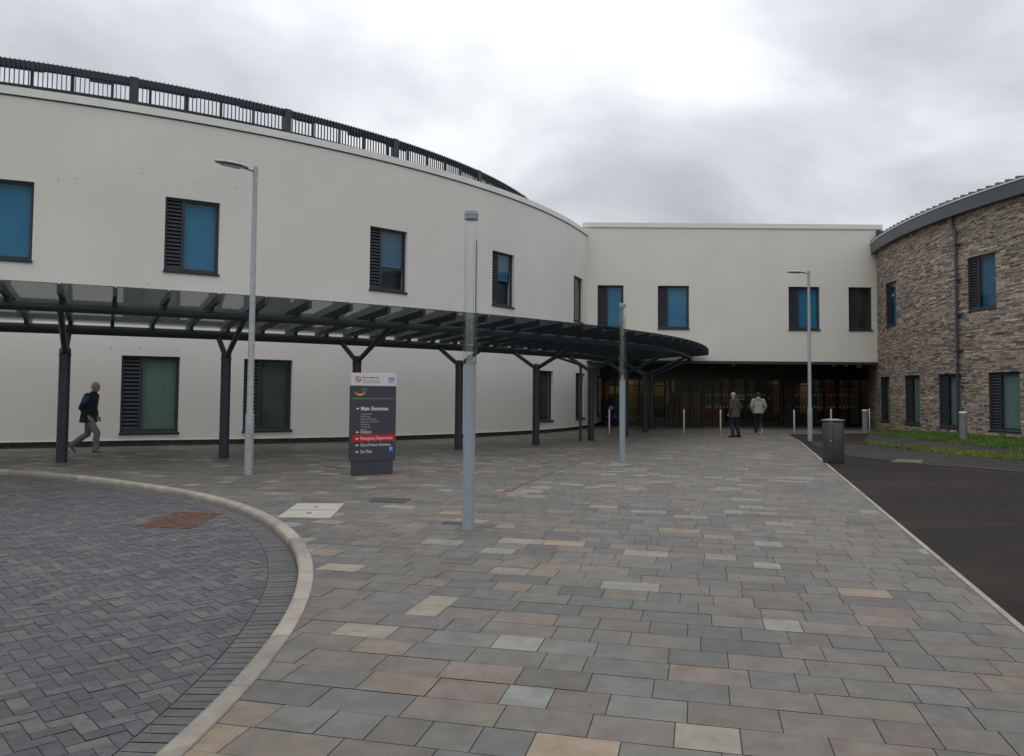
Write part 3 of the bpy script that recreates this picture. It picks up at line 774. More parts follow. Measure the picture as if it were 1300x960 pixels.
palette_mat('grass_leaf_dry', [(0.0, (0.060, 0.125, 0.014)), (0.6, (0.115, 0.19, 0.018)), (1.0, (0.24, 0.23, 0.05))], rough=0.8, noise=0.2, nscale=1.5, bump=0.0, big=0.25)
blades(verge_a, 42000, 'grass', 'short green grass verge along the foot of the stone wall')
blades(verge_b, 18000, 'grass', 'narrow green grass strip between tarmac path and block paving', 'grass_leaf_dry', 0.7)

# ================================================================== DRUM BUILDING
HB = 9.0
drum = thing('rendered_building', 'large curved cream rendered building with grey screen along its roof edge', 'building', (*MD(-45, 0)[:2], 0))
up_w = [(-69.0, -66.05), (-60.0, -57.2), (-47.95, -45.12), (-36.88, -34.12), (-23.05, -20.3)]
lo_w = [(-61.88, -59.06), (-55.7, -52.9), (-30.4, -27.7), (-22.4, -19.55), (-13.2, -9.6)]
holes = [(a, b, 4.80, 6.85) for a, b in up_w] + [(a, b, 0.45, 2.53) for a, b in lo_w]
mb = MB(); holed_wall(mb, MDW, frange(-130, 20, 0.6), [-0.2, 2.0, 4.0, 6.0, 8.0, HB], holes)
mb.build('wall', 'render', drum, smooth=True); reveals(MD, holes, 0.3, 'render', drum)
mb = MB(); mb.mbox(MD, -130, 20, -0.2, 0.34, -0.2, -0.05, 150); mb.build('footing', 'dark_void', drum)
mb = MB(); holed_wall(mb, polar(DC, DR), frange(20, 230, 2.0), [-0.2, 0.13, 4.0, HB], [])
mb.build('rear_wall', 'render', drum, smooth=True)
# brick plinth: a row of dark bricks with a shadow gap
mb = MB(); rs = random.Random(2); a = -85.0
while a < -5:
    b = a + 0.225 * DEG_D
    x_, y_, _ = MD(a, 0); z_ = gz(x_, y_)
    for c_ in range(2):
        o_ = 0.5 * (b - a) if c_ else 0
        mb.mbox(MD, a + o_ + 0.01 * DEG_D, b + o_, z_ + 0.002 + c_ * 0.075, z_ + 0.066 + c_ * 0.075, -0.06, -0.018 + 0.010 * rs.random(), rnd=rs.random())
    a = b
mb.build('plinth', 'brick_dark', drum)
# a drip bead over the plinth pushes the render forward
mb = MB(); 
for a in frange(-85, -5, 0.8)[:-1]:
    x_, y_, _ = MD(a, 0); z_ = gz(x_, y_)
    mb.mbox(MD, a, a + 0.8, z_ + 0.15, z_ + 0.166, -0.01, 0.02)
mb.build('drip_bead', 'coping', drum)
mb = MB(); mb.mbox(MD, -130, 20, HB + 0.002, HB + 0.205, -0.35, 0.045, 150); mb.build('parapet_trim', 'coping', drum, smooth=True)
mb = MB(); mb.mbox(MD, -130, 20, HB - 0.03, HB, -0.1, 0.018, 150); mb.build('parapet_shadow_gap', 'anthracite', drum, smooth=True)
mb = MB()
for a in frange(0, 360, 6)[:-1]: mb.quad([(DC[0], DC[1], 8.95), MD(a, 8.95, -0.2), MD(a + 6, 8.95, -0.2)])
mb.build('roof', 'membrane', drum)
bl = ['blind_blue', 'blind_blue', 'blind_slate', 'blind_slate', 'blind_sage']
for (a, b), m_, sp in zip(up_w, bl, (0, 0, 0.42, 0.50, 0)): window(MD, a, b, 4.80, 6.85, drum, DEG_D, m_, split=sp)
for (a, b), m_ in zip(lo_w, ['blind_green', 'blind_sage', 'blind_sage', 'blind_sage', 'blind_sage']): window(MD, a, b, 0.45, 2.53, drum, DEG_D, m_)
# patched scaffold tie holes around the openings
mb = MB()
def dot(M, a, z, dpm, r=0.022, d=0.003):
    mb.quad([M(a + r * dpm * math.cos(q), z + r * math.sin(q), d) for q in [2 * math.pi * k / 8 for k in range(8)]])
for a, z in ((-65.0, 6.95), (-64.2, 7.05), (-61.2, 7.4), (-58.6, 7.35), (-56.3, 7.35), (-62.6, 4.3), (-60.8, 4.45), (-57.5, 4.15), (-62.4, 2.72), (-61, 2.74), (-59.2, 2.7), (-51, 4.2), (-43, 7.1), (-44.2, 4.3), (-33.5, 7.2), (-38, 4.3), (-50, 7.3), (-53.5, 2.75)):
    mb = MB(); dot(MD, a, z, DEG_D); mb.build('tie_hole', 'tie_hole', drum, recalc=False)

# roof screen: vertical slats with sky between them, rails, posts
SRr = 25.8; MR = polar(DC, SRr)
scr = MB(); A0, A1 = -95.0, 8.0
z0s, z1s = 9.25, 11.02
rs = random.Random(4)
a = A0; st_ = 0.118 / (SRr * math.pi / 180)
while a < A1:
    scr.mbox(MR, a, a + st_ * 0.20, z0s, z1s, -0.03, 0.02, rnd=0.5); a += st_
scrn = scr.build('roof_screen', 'anthracite', drum)
for za, zb_ in ((z0s - 0.1, z0s + 0.1), (10.20, 10.31), (z1s - 0.22, z1s - 0.01)):
    rl = MB(); rl.mbox(MR, A0, A1, za, zb_, -0.06, -0.032, 100); rl.build('rail', 'anthracite', scrn)
a = A0
while a < A1:      # stepped solid sheets behind the top of the slats
    ln = rs.uniform(1.0, 3.4); dp = rs.choice((0.22, 0.25, 0.28, 0.33))
    rl = MB(); rl.mbox(MR, a, min(a + ln, A1), z1s - dp, z1s - 0.03, -0.09, -0.062, 6); rl.build('backing_sheet', 'anthracite', scrn); a += ln
a = A0
while a < A1:
    p = MB(); p.mbox(MR, a, a + 0.17, z0s - 0.25, z1s + 0.01, -0.16, -0.095); p.build('post', 'anthracite', scrn); a += 2.3
for a in (-71.5, -61.7, -51.3, -41.6, -30.4, -20, -10):
    p = MB(); p.mbox(MR, a, a + 0.5, z0s - 0.25, z1s, -0.06, 0.04, 2); p.build('wide_post', 'anthracite', scrn)
# small vent cowl on the parapet
p = MB(); v = MD(-19.5, 9.27, -1.2); p.tube([(v[0], v[1], 8.95), (v[0], v[1], 9.75)], 0.09, 12); p.tube([(v[0], v[1], 9.75), (v[0], v[1], 9.9)], [0.16, 0.12], 12)
p.build('roof_vent', 'coping', drum, smooth=True)

# ================================================================== LINK BUILDING WITH THE ENTRANCE
link = thing('entrance_building', 'flat fronted cream rendered link block over the dark glazed main entrance', 'building', (10.5, BY, 0))
XL, XR, HL, ZS = 3.3, 17.35, 9.42, 3.16
lw_ = [(3.98, 5.2), (6.80, 8.27), (12.92, 14.38), (15.73, 16.83)]
mb = MB(); holed_wall(mb, ML, frange(XL, XR, 1.0), [ZS, 5, 7, HL], [(a, b, 4.63, 6.69) for a, b in lw_])
mb.quad([(XL, BY, ZS), (XL, BY + 14, ZS), (XL, BY + 14, HL), (XL, BY, HL)]); mb.quad([(XR, BY, ZS), (XR, BY + 14, ZS), (XR, BY + 14, HL), (XR, BY, HL)])
mb.build('wall', 'render_link', link); reveals(ML, [(a, b, 4.63, 6.69) for a, b in lw_], 0.3, 'render_link', link)
for (a, b), m_ in zip(lw_, ['blind_blue', 'blind_blue', 'blind_blue', None]):
    wo = window(ML, a, b, 4.63, 6.69, link, 1.0, m_ or 'blind_blue', room=(m_ is None), lw=0.46)
    if m_ is None:
        q = MB(); q.box((16.35, BY + 2.0, 6.52), (0.7, 0.5, 0.03)); q.build('ceiling_lamp', 'lamp_on', wo)
        q = MB(); q.box((16.55, BY + 1.2, 4.98), (0.34, 0.3, 0.2)); q.box((16.38, BY + 1.0, 4.88), (0.18, 0.2, 0.12)); q.build('box_file', 'red_thing', wo, bevel=0.01)
        q = MB(); q.box((16.30, BY + 0.55, 5.6), (0.035, 0.05, 1.3)); q.build('blind_cord', 'scooter_blue', wo)
mb = MB(); mb.box(((XL + XR) / 2, BY + 0.13, HL + 0.115), (XR - XL, 0.36, 0.22)); mb.build('parapet_trim', 'coping', link)
mb = MB(); mb.box(((XL + XR) / 2, BY + 7, HL - 0.1), (XR - XL, 13.6, 0.1)); mb.build('roof', 'membrane', link)
mb = MB(); mb.box(((XL + 0.4 + XR) / 2, BY - 0.005, ZS - 0.045), (XR - XL - 0.4, 0.07, 0.13)); mb.build('soffit_edge_trim', 'anthracite', link)
mb = MB(); mb.box(((XL + 19) / 2, (BY + GY) / 2 + 0.04, ZS - 0.02), (19 - XL, GY - BY - 0.02, 0.05)); sof = mb.build('soffit', 'cladding', link)
# bulkhead above the glazing
mb = MB(); mb.box(((4.2 + 19.2) / 2, GY + 0.1, 2.80), (15.0, 0.2, 0.74)); mb.build('bulkhead', 'cladding', link)
# dark monopitch plant room peeking over the parapet
mb = MB()
mb.hexa([(16.3, 47, 9.35), (18.7, 47, 9.35), (18.7, 49, 9.35), (16.3, 49, 9.35), (16.3, 47, 11.74), (18.7, 47, 11.88), (18.7, 49, 11.88), (16.3, 49, 11.74)])
mb.build('plant_room', 'fascia', link)
# glazing line
mull = [766, 781, 797, 812, 829, 845, 851, 864, 878, 893, 905, 917, 931, 946, 960, 974, 992, 1007, 1030, 1046, 1062, 1078, 1092]
def xg(u): d = ray(u, 510); return d.x * GY / d.y
xs = [4.62] + [xg(u) for u in mull[1:]] + [18.52]
wide = {851, 878, 893, 992, 1007, 1062}
zt = 2.43
for k, u in enumerate(mull[1:]):
    x_ = xg(u); q = MB(); wd = 0.16 if u in wide else 0.065
    q.box((x_, GY + 0.02, (0.12 + zt) / 2), (wd, 0.14, zt - 0.12)); q.build('mullion', 'cladding', link)
q = MB(); q.box(((4.6 + 18.55) / 2, GY + 0.02, 0.07), (13.95, 0.16, 0.20)); q.build('kick_plate', 'cladding', link)
for (ua, ub, z_) in ((766, 851, 2.05), (893, 992, 2.12), (1007, 1092, 2.1)):
    q = MB(); xa, xb = xg(ua), xg(ub); q.box(((xa + xb) / 2, GY + 0.02, z_), (xb - xa, 0.10, 0.06)); q.build('transom', 'cladding', link)
for i in range(len(xs) - 1):
    q = MB(); q.quad([(xs[i], GY + 0.03, 0.17), (xs[i + 1], GY + 0.03, 0.17), (xs[i + 1], GY + 0.03, zt), (xs[i], GY + 0.03, zt)]); q.build('glass_panel', 'entrance_glass', link)
# stone pier inside the glazing line, as between the doors and the right-hand bay
mb = MB(); mb.box((xg(999.5), GY - 0.08, 1.22), (0.42, 0.2, 2.40)); mb.build('pier', 'brick_dark', link)
# dark timber panels by the doors
for ua, ub in ((851, 864), (864, 878), (878, 893)):
    q = MB(); xa, xb = xg(ua) + 0.1, xg(ub) - 0.08; q.box(((xa + xb) / 2, GY + 0.10, 1.0), (xb - xa, 0.05, 1.5)); q.build('timber_panel', 'wood', link)
# manifestation dots on the doors and right bay
q = MB()
def dots(ua, ub, v, m_n):
    n_ = int((ub - ua) / 4.1)
    for i in range(n_):
        u = ua + (ub - ua) * (i + 0.5) / n_
        d = ray(u, v); t = (GY + 0.012) / d.y; c = (d.x * t, EYE + d.z * t)
        q.quad([(c[0] + 0.045 * math.cos(k * math.pi / 4), GY + 0.012, c[1] + 0.045 * math.sin(k * math.pi / 4)) for k in range(8)])
for v in (501.5, 516.5): dots(895, 930, v, 0); dots(931, 973, v, 0)
q.build('glass_dots', 'manifest', link)
q = MB(); dots(1009, 1028, 502, 0); dots(1032, 1061, 502, 0); dots(1064, 1084, 502, 0); dots(1009, 1028, 517, 0); dots(1032, 1061, 517, 0); dots(1064, 1084, 517, 0)
q.build('glass_dots', 'manifest', link)
for u in (900, 977):
    q = MB(); d = ray(u, 505.5); t = (GY + 0.008) / d.y; q.box((d.x * t, GY + 0.008, EYE + d.z * t), (0.15, 0.006, 0.2)); q.build('blue_sticker', 'sticker_blue', link)
for u in (937, 943.5):
    q = MB(); d = ray(u, 504.5); t = (GY + 0.005) / d.y; q.box((d.x * t, GY + 0.005, EYE + d.z * t), (0.21, 0.008, 0.28)); q.build('door_notice', 'poster', link)
    q = MB(); q.box((d.x * t, GY - 0.002, EYE + d.z * t - 0.01), (0.1, 0.006, 0.1)); q.build('notice_pictogram', 'sticker_blue', link)
# inside: floor, back wall, panels, ceiling
mb = MB(); mb.quad([(4, GY + 0.1, 0.01), (19, GY + 0.1, 0.01), (19, 49.5, 0.01), (4, 49.5, 0.01)]); mb.build('lobby_floor', 'interior_floor', link, recalc=False)
mb = MB(); mb.quad([(4, GY + 0.22, 2.9), (19, GY + 0.22, 2.9), (19, 49.5, 2.9), (4, 49.5, 2.9)])
mb.build('lobby_ceiling', 'interior_wall', link, recalc=False)
mb = MB(); mb.quad([(3.6, 49.5, 0), (19.2, 49.5, 0), (19.2, 49.5, 2.9), (3.6, 49.5, 2.9)]); mb.quad([(3.6, GY, 0), (3.6, 49.5, 0), (3.6, 49.5, 2.9), (3.6, GY, 2.9)]); mb.quad([(19.2, GY, 0), (19.2, 49.5, 0), (19.2, 49.5, 2.9), (19.2, GY, 2.9)])
mb.build('lobby_wall', 'interior_wall', link)
def panel(ua, ub, va, vb, y_, m_, name='lobby_panel', th=0.08):
    d0 = ray(ua, vb); d1 = ray(ub, va); t0 = y_ / d0.y; t1 = y_ / d1.y
    xa, xb = d0.x * t0, d1.x * t1; za, zb_ = max(0.0, EYE + d0.z * t0), min(2.88, EYE + d1.z * t1)
    q = MB(); q.box(((xa + xb) / 2, y_, (za + zb_) / 2), (xb - xa, th, zb_ - za)); q.build(name, m_, link)
for a in [(797, 804, 483, 540, 44.2, 'ochre_panel'), (804, 809, 483, 540, 44.0, 'wood'), (809, 828, 483, 532, 44.3, 'ochre_panel'), (767, 772, 485, 520, 44.5, 'wood'),
          (829, 843, 486, 503, 45.0, 'ochre_panel'), (826, 844, 529, 534, 43.5, 'blue_panel'), (774, 786, 489, 500, 45.0, 'cream_panel'), (846, 856, 483, 535, 46, 'cream_panel'),
          (889, 892.5, 489, 500, 42.2, 'cream_panel'), (861, 863.5, 484, 540, 42.2, 'cream_panel'),
          (900, 914, 483, 540, 47.0, 'interior_wall'), (916, 924, 483, 538, 46.0, 'wood'), (933, 947, 483, 500, 46.5, 'wood'), (920, 930, 512, 538, 46.0, 'wood'), (950, 958, 484, 520, 47, 'cream_panel'),
          (975, 981, 484, 530, 43.2, 'wood'), (981, 990, 484, 526, 43.3, 'cream_panel'), (1010, 1015, 487, 520, 43.4, 'wood'), (1016, 1024, 487, 524, 43.6, 'cream_panel'),
          (1038, 1047, 484, 521, 43.0, 'cream_panel'), (1049, 1058, 484, 535, 44.0, 'wood'), (1062, 1067, 484, 535, 43.0, 'wood'), (1068, 1084, 484, 520, 43.2, 'cream_panel')]:
    panel(*a)
# reception counter
mb = MB(); mb.box((10.5, 45.5, 0.52), (3.4, 0.7, 1.04)); mb.build('counter', 'wood', link, bevel=0.02)
for x_, y_ in ((6.5, 43.5), (9.2, 44), (11.5, 44), (14.0, 43.2), (16.6, 43.2)):
    q = MB(); q.box((x_, y_, 2.88), (0.6, 0.6, 0.03)); q.build('ceiling_panel_light', 'lamp_dim', link) if 'lamp_dim' in MATS else (mat('lamp_dim', (0.8, 0.75, 0.6), 0.5, emis=(1.0, 0.80, 0.58, 4.0)), q.build('ceiling_panel_light', 'lamp_dim', link))
# lights, cameras under the soffit
for u, v in ((1021, 467.2), (835, 464.6)):
    d = ray(u, v); t = (ZS - 0.055 - EYE) / d.z; q = MB(); q.box((d.x * t, d.y * t, ZS - 0.055), (0.42, 0.16, 0.03)); q.build('soffit_light', 'lamp_on', link)
for u, v, r_ in ((931, 463.5, 0.09), (1059, 468, 0.09), (1074, 465, 0.09), (1091, 472, 0.15)):
    y_ = 38.0; d = ray(u, v); t = y_ / d.y; c = (d.x * t, y_, ZS - 0.08)
    q = MB(); q.ball(c, (r_, r_, r_)); q.tube([(c[0], c[1], c[2] + 0.04), (c[0], c[1], ZS - 0.045)], r_ * 1.1, 14); q.build('dome_camera', 'galvanised', link, smooth=True)

# ================================================================== STONE WING
stone = thing('stone_building', 'curved two storey building faced in dark coursed slate stone', 'building', (*MS(180, 0)[:2], 0))
s_lo = [(167.15, 170.65), (174.85, 178.0), (181.25, 184.45), (187.65, 190.8), (196.5, 199.7)]
s_up = [(169.75, 172.95), (185.5, 188.65), (197.5, 200.7)]
sh = [(a, b, 0.42, 2.47) for a, b in s_lo] + [(a, b, 4.64, 6.62) for a, b in s_up]
HS = 8.27
mb = MB(); holed_wall(mb, MS, frange(150, 222, 1.0), [-0.3, 4, HS], sh); mb.build('backing_wall', 'mortar', stone); reveals(MS, sh, 0.3, 'mortar', stone)
# every stone is its own little block
stn = MB(); rs = random.Random(21)
zc = sorted(set([-0.12, HS] + [z for h_ in sh for z in h_[2:]]))
rows = []
for z0, z1 in zip(zc[:-1], zc[1:]):
    z_ = z0
    while z_ < z1 - 0.02:
        hh = rs.choice((0.038, 0.048, 0.055, 0.065, 0.085))
        if z1 - (z_ + hh) < 0.035: hh = z1 - z_
        rows.append((z_, min(z1, z_ + hh))); z_ += hh
for z0, z1 in rows:
    zm = (z0 + z1) / 2
    cuts = sorted([(h_[0], h_[1]) for h_ in sh if h_[2] < zm < h_[3]])
    segs = []; p = 155.0
    for c0, c1 in cuts: segs.append((p, c0)); p = c1
    segs.append((p, 215.0))
    for p, q_ in segs:
        a = p
        while a < q_ - 1e-6:
            ln = rs.choice((0.10, 0.16, 0.22, 0.30, 0.38, 0.46)) * DEG_S * (0.8 + 0.4 * rs.random())
            b = min(q_, a + ln)
            if q_ - b < 0.07 * DEG_S: b = q_
            d_ = rs.uniform(0.006, 0.034); ja = 0.005 * DEG_S
            t1, t2 = rs.uniform(-0.004, 0.004), rs.uniform(-0.004, 0.004)
            stn.hexa([MS(a + ja, z0 + 0.004 + t1 * .4, d_ + t1), MS(b - ja, z0 + 0.004 + t2 * .4, d_ + t2), MS(b - ja, z0 + 0.004, -0.01), MS(a + ja, z0 + 0.004, -0.01),
                      MS(a + ja, z1 - 0.004 + t1 * .4, d_ - t2), MS(b - ja, z1 - 0.004 + t2 * .4, d_ - t1), MS(b - ja, z1 - 0.004, -0.01), MS(a + ja, z1 - 0.004, -0.01)], rs.random())
            a = b
stn.build('wall', 'stonework', stone, recalc=False)
for (a, b) in s_lo: window(MS, a, b, 0.42, 2.47, stone, DEG_S, 'blind_green', rec=-0.05)
for (a, b), m_ in zip(s_up, ('blind_blue', 'blind_slate', 'blind_blue')): window(MS, a, b, 4.64, 6.62, stone, DEG_S, m_, rec=-0.05, split=0.0)
mb = MB(); mb.mbox(MS, 165.2, 222, HS + 0.002, HS + 0.47, -0.2, 0.28, 90); mb.build('fascia', 'fascia', stone, smooth=True)
mb = MB(); mb.mbox(MS, 165.2, 222, HS + 0.475, HS + 0.52, -0.25, 0.31, 90); mb.build('roof_edge_trim', 'coping', stone, smooth=True)
mb = MB()
def MP(a, r_in): # roof pitch rising inwards
    return MS(a, HS + 0.50 + r_in * 0.09, 0.26 - r_in)
for a in frange(165.2, 222, 1.2)[:-1]:
    mb.quad([MP(a, 0), MP(a + 1.2, 0), MP(a + 1.2, 12), MP(a, 12)])
rf = mb.build('roof', 'roof_metal', stone)
sm_ = MB()
a = 165.4
while a < 221:
    w_ = 0.10 * DEG_S
    sm_.hexa([MP(a, -0.03), MP(a + w_, -0.03), MP(a + w_, 12), MP(a, 12)] + [tuple(Vector(MP(a + k, r)) + Vector((0, 0, 0.13))) for k, r in ((0, -0.03), (w_, -0.03), (w_, 12), (0, 12))])
    a += 0.42 * DEG_S
sm_.build('standing_seams', 'roof_metal', rf)
# louvred box behind the end of the fascia, where the wing meets the link
mb = MB()
for k in range(4): mb.box((17.0 + 0.24 * k, BY - 0.3 + 0.15 * k, 9.0), (0.10, 0.25, 0.62))
mb.box((17.5, BY + 0.2, 9.0), (1.2, 0.3, 0.6)); mb.build('end_louvre', 'anthracite', stone)
# flue pipe
q = MB(); v = MS(178.3, 0, -1.0); q.tube([(v[0], v[1], 8.7), (v[0], v[1], 9.35)], 0.07, 12); q.tube([(v[0], v[1], 9.35), (v[0], v[1], 9.42)], 0.09, 12); q.build('flue', 'galvanised', stone, smooth=True)
# downpipe with brackets
q = MB(); v = MS(184.3, 0, 0.11); top = MS(183.95, 0, 0.11)
q.tube([(top[0], top[1], HS + 0.02), (top[0], top[1], HS - 0.42), (v[0], v[1], HS - 0.52), (v[0], v[1], gz(v[0], v[1]))], 0.05, 12)
dp_ = q.build('downpipe', 'anthracite', stone, smooth=True)
for z_ in (7.2, 5.9, 4.6, 3.3, 2.0, 0.9):
    q = MB(); q.tube([(v[0], v[1], z_ - 0.03), (v[0], v[1], z_ + 0.03)], 0.064, 12); q.mbox(MS, 184.2, 184.75, z_ - 0.02, z_ + 0.02, 0.0, 0.11); q.build('bracket', 'anthracite', dp_)

# ================================================================== CANOPY
can = thing('entrance_canopy', 'long curved glass canopy on dark branching steel columns before the entrance', 'canopy', (*polar(DC, 32.4)(-45, 0)[:2], 0))
def shr(a): return 0.8 * sm((a + 36) / 24.0)
def MC(r, a, z):
    r = r - shr(a); q = R(a); return (DC[0] + r * math.cos(q), DC[1] + r * math.sin(q), z)
R_F, Z_F, R_B, Z_B, R_O, R_I = 34.1, 3.23, 31.45, 2.98, 34.95, 30.75
def zr(r): return Z_B + (r - R_B) * (Z_F - Z_B) / (R_F - R_B)      # tube-axis plane
ARMZ = 2.38
cols = [(-69.8, 32.4), (-64.0, 32.4), (-58.2, 32.4), (-52.4, 32.4), (-46.6, 32.4), (-40.8, 32.4), (-35.1, 32.4), (-29.3, 32.4), (None, (5.71, 33.72)), (None, (6.45, 36.45))]
for a, r in cols:
    if a is None:
        x_, y_ = r; a = math.degrees(math.atan2(y_ - DC[1], x_ - DC[0])); rr = math.hypot(x_ - DC[0], y_ - DC[1])
    else: x_, y_ = MC(r, a, 0)[:2]; rr = math.hypot(x_ - DC[0], y_ - DC[1])
    zg = gz(x_, y_)
    ux, uy = math.cos(R(a)), math.sin(R(a))
    q = MB(); q.tube([(x_, y_, zg - 0.02), (x_, y_, 2.50)], 0.112, 20); c_ = q.build('column', 'canopy_steel', can, smooth=True)
    q = MB(); q.tube([(x_, y_, 2.36), (x_, y_, 2.385)], 0.128, 20); q.tube([(x_, y_, 2.51), (x_, y_, 2.55)], [0.112, 0.06], 20); q.build('collar', 'canopy_steel', c_, smooth=True)
    rf_ = R_F - shr(a) - 0.02; rb_ = R_B - shr(a) + 0.02
    for r1, z1 in ((rf_, Z_F - 0.06), (rb_, Z_B - 0.05)):
        d = r1 - rr
        q = MB(); q.tube([(x_ + ux * 0.02 * (1 if d > 0 else -1), y_ + uy * 0.02 * (1 if d > 0 else -1), ARMZ + 0.02), (x_ + ux * d, y_ + uy * d, z1)], 0.062, 14)
        q.build('branch_arm', 'canopy_steel', can, smooth=True)
def ring(r, z, rad, a0, a1, name):
    q = MB(); q.tube([MC(r, a, z) for a in frange(a0, a1, 0.6)], rad, 14); q.build(name, 'canopy_steel', can, smooth=True)
ring(R_F, Z_F, 0.092, -74, -16.4, 'front_ring_beam')
ring(R_B, Z_B, 0.11, -74, -18.2, 'rear_ring_beam')
def zg_(r): return zr(r) + 0.30       # glass plane
q = MB()
aa = frange(-74, -18.6, 0.6)
for a, b in zip(aa[:-1], aa[1:]):
    q.hexa([MC(R_I - 0.10, a, zr(R_I) + 0.10), MC(R_I - 0.10, b, zr(R_I) + 0.10), MC(R_I, b, zr(R_I) + 0.10), MC(R_I, a, zr(R_I) + 0.10),
            MC(R_I - 0.10, a, zr(R_I) + 0.22), MC(R_I - 0.10, b, zr(R_I) + 0.22), MC(R_I, b, zr(R_I) + 0.22), MC(R_I, a, zr(R_I) + 0.22)])
q.build('gutter', 'canopy_steel', can)
raf = []
a = -65.5 - 1.54 * 5
while a < -16.0: raf.append(a); a += 1.54
def limit(a): # how far in the rafter may run before it meets the link wall
    return MC(R_O, a, 0)[1] < BY - 0.05
wdt = 0.035
for a in raf:
    if not limit(a): continue
    rin = R_I
    q = MB(); h2 = wdt / (34 * math.pi / 180)
    def S_(r, s_, z): return MC(r, a + s_ * h2, z)
    ri, ro_ = rin, R_O
    b0, b1, t0, t1 = zr(ri) + 0.17, zr(ro_) + 0.12, zr(ri) + 0.28, zr(ro_) + 0.28
    q.hexa([S_(ro_, -1, b1), S_(ro_, 1, b1), S_(ri, 1, b0), S_(ri, -1, b0), S_(ro_, -1, t1), S_(ro_, 1, t1), S_(ri, 1, t0), S_(ri, -1, t0)])
    for r in (R_F, R_B):   # bracket on each ring beam
        z = zr(r); q.hexa([S_(r + 0.05, -1.3, z + 0.07), S_(r + 0.05, 1.3, z + 0.07), S_(r - 0.05, 1.3, z + 0.07), S_(r - 0.05, -1.3, z + 0.07),
                           S_(r + 0.08, -1.3, z + 0.18), S_(r + 0.08, 1.3, z + 0.18), S_(r - 0.08, 1.3, z + 0.18), S_(r - 0.08, -1.3, z + 0.18)])
    q.build('rafter', 'canopy_steel', can)
for a, b in zip(raf[:-1], raf[1:]):
    if not limit(b): continue
    g_ = 0.03
    q = MB(); q.hexa([MC(R_O + 0.02, a + g_, zr(R_O) + 0.285), MC(R_O + 0.02, b - g_, zr(R_O) + 0.285), MC(R_I, b - g_, zr(R_I) + 0.285), MC(R_I, a + g_, zr(R_I) + 0.285),
                      MC(R_O + 0.02, a + g_, zr(R_O) + 0.297), MC(R_O + 0.02, b - g_, zr(R_O) + 0.297), MC(R_I, b - g_, zr(R_I) + 0.297), MC(R_I, a + g_, zr(R_I) + 0.297)])
    q.build('glass_panel', 'canopy_glass', can)
# rainwater pipe beside one column
q = MB(); x_, y_ = MC(32.25, -35.9, 0)[:2]; t_ = MC(31.0, -36.2, 3.0)
q.tube([t_, (x_ - 0.05, y_, 2.62), (x_, y_, 2.5), (x_, y_, 0.0)], 0.045, 12); rp_ = q.build('rainwater_pipe', 'canopy_steel', can, smooth=True)
for z_ in (0.9, 1.9):
    q = MB(); q.tube([(x_, y_, z_), (x_, y_, z_ + 0.05)], 0.06, 12); q.build('bracket', 'canopy_steel', rp_)

# ================================================================== STREET FURNITURE
def lamp_post(p, hgt, yaw, label, L_=0.8):
    z0 = gz(*p); o = thing('street_lamp', label, 'street lamp', (p[0], p[1], z0), 'galvanised lamp posts on the forecourt')
    q = MB(); x_, y_ = p
    q.tube([(x_, y_, z0 - 0.02), (x_, y_, z0 + 1.15), (x_, y_, z0 + 1.22), (x_, y_, z0 + hgt - 0.12)], [0.084, 0.082, 0.066, 0.044], 20)
    q.build('pole', 'galvanised', o, smooth=True)
    q = MB(); q.box((x_ + 0.0, y_ - 0.078, z0 + 0.72), (0.075, 0.02, 0.5)); q.build('service_door', 'galvanised', o, bevel=0.004)
    q = MB(); q.tube([(x_, y_, z0 + hgt - 0.14), (x_, y_, z0 + hgt + 0.05)], 0.05, 16); q.build('cap', 'galvanised', o, smooth=True)
    cy, sy = math.cos(yaw), math.sin(yaw)
    def W(f, s_, z): return (x_ + cy * f - sy * s_, y_ + sy * f + cy * s_, z0 + hgt - 0.02 + z)
    q = MB(); q.tube([W(0, 0, -0.02), W(0.2, 0, 0.0)], 0.026, 12); q.build('bracket', 'galvanised', o, smooth=True)
    q = MB(); 
    prof_ = [(0.16, 0.05, 0.03), (0.24, 0.10, 0.045), (0.36, 0.145, 0.055), (0.52, 0.15, 0.055), (0.68, 0.12, 0.045), (0.79, 0.055, 0.03), (0.81, 0.02, 0.015)]
    rings = []
    for f, wd, hh in prof_:
        rings.append([W(f, wd * math.cos(t), 0.01 + f * 0.02 + (hh * math.sin(t) if math.sin(t) > 0 else 0.022 * math.sin(t))) for t in [2 * math.pi * k / 16 for k in range(16)]])
    for A, B in zip(rings[:-1], rings[1:]):
        for k in range(16): q.quad([A[k], A[(k + 1) % 16], B[(k + 1) % 16], B[k]])
    q.quad(rings[0]); q.quad(rings[-1])
    hd = q.build('lamp_head', 'galvanised', o, smooth=True)
    q = MB(); q.quad([W(f, s_, -0.017 + f * 0.02) for f, s_ in ((0.30, -0.11), (0.66, -0.09), (0.66, 0.09), (0.30, 0.11))])
    q.hexa([W(f, s_, -0.026 + f * 0.02) for f, s_ in ((0.30, -0.10), (0.66, -0.08), (0.66, 0.08), (0.30, 0.10))] + [W(f, s_, -0.012 + f * 0.02) for f, s_ in ((0.30, -0.10), (0.66, -0.08), (0.66, 0.08), (0.30, 0.10))])
    q.build('lens', 'led_lens', hd)
    return o
lamp_post(G(315.5, 602.5), 6.0, R(180 + 42), 'tall galvanised street lamp near the directory sign, head turned forward left')
lamp_post(G(1028.5, 560.5), 6.0, R(182), 'tall galvanised street lamp by the litter bin, its flat head pointing left')

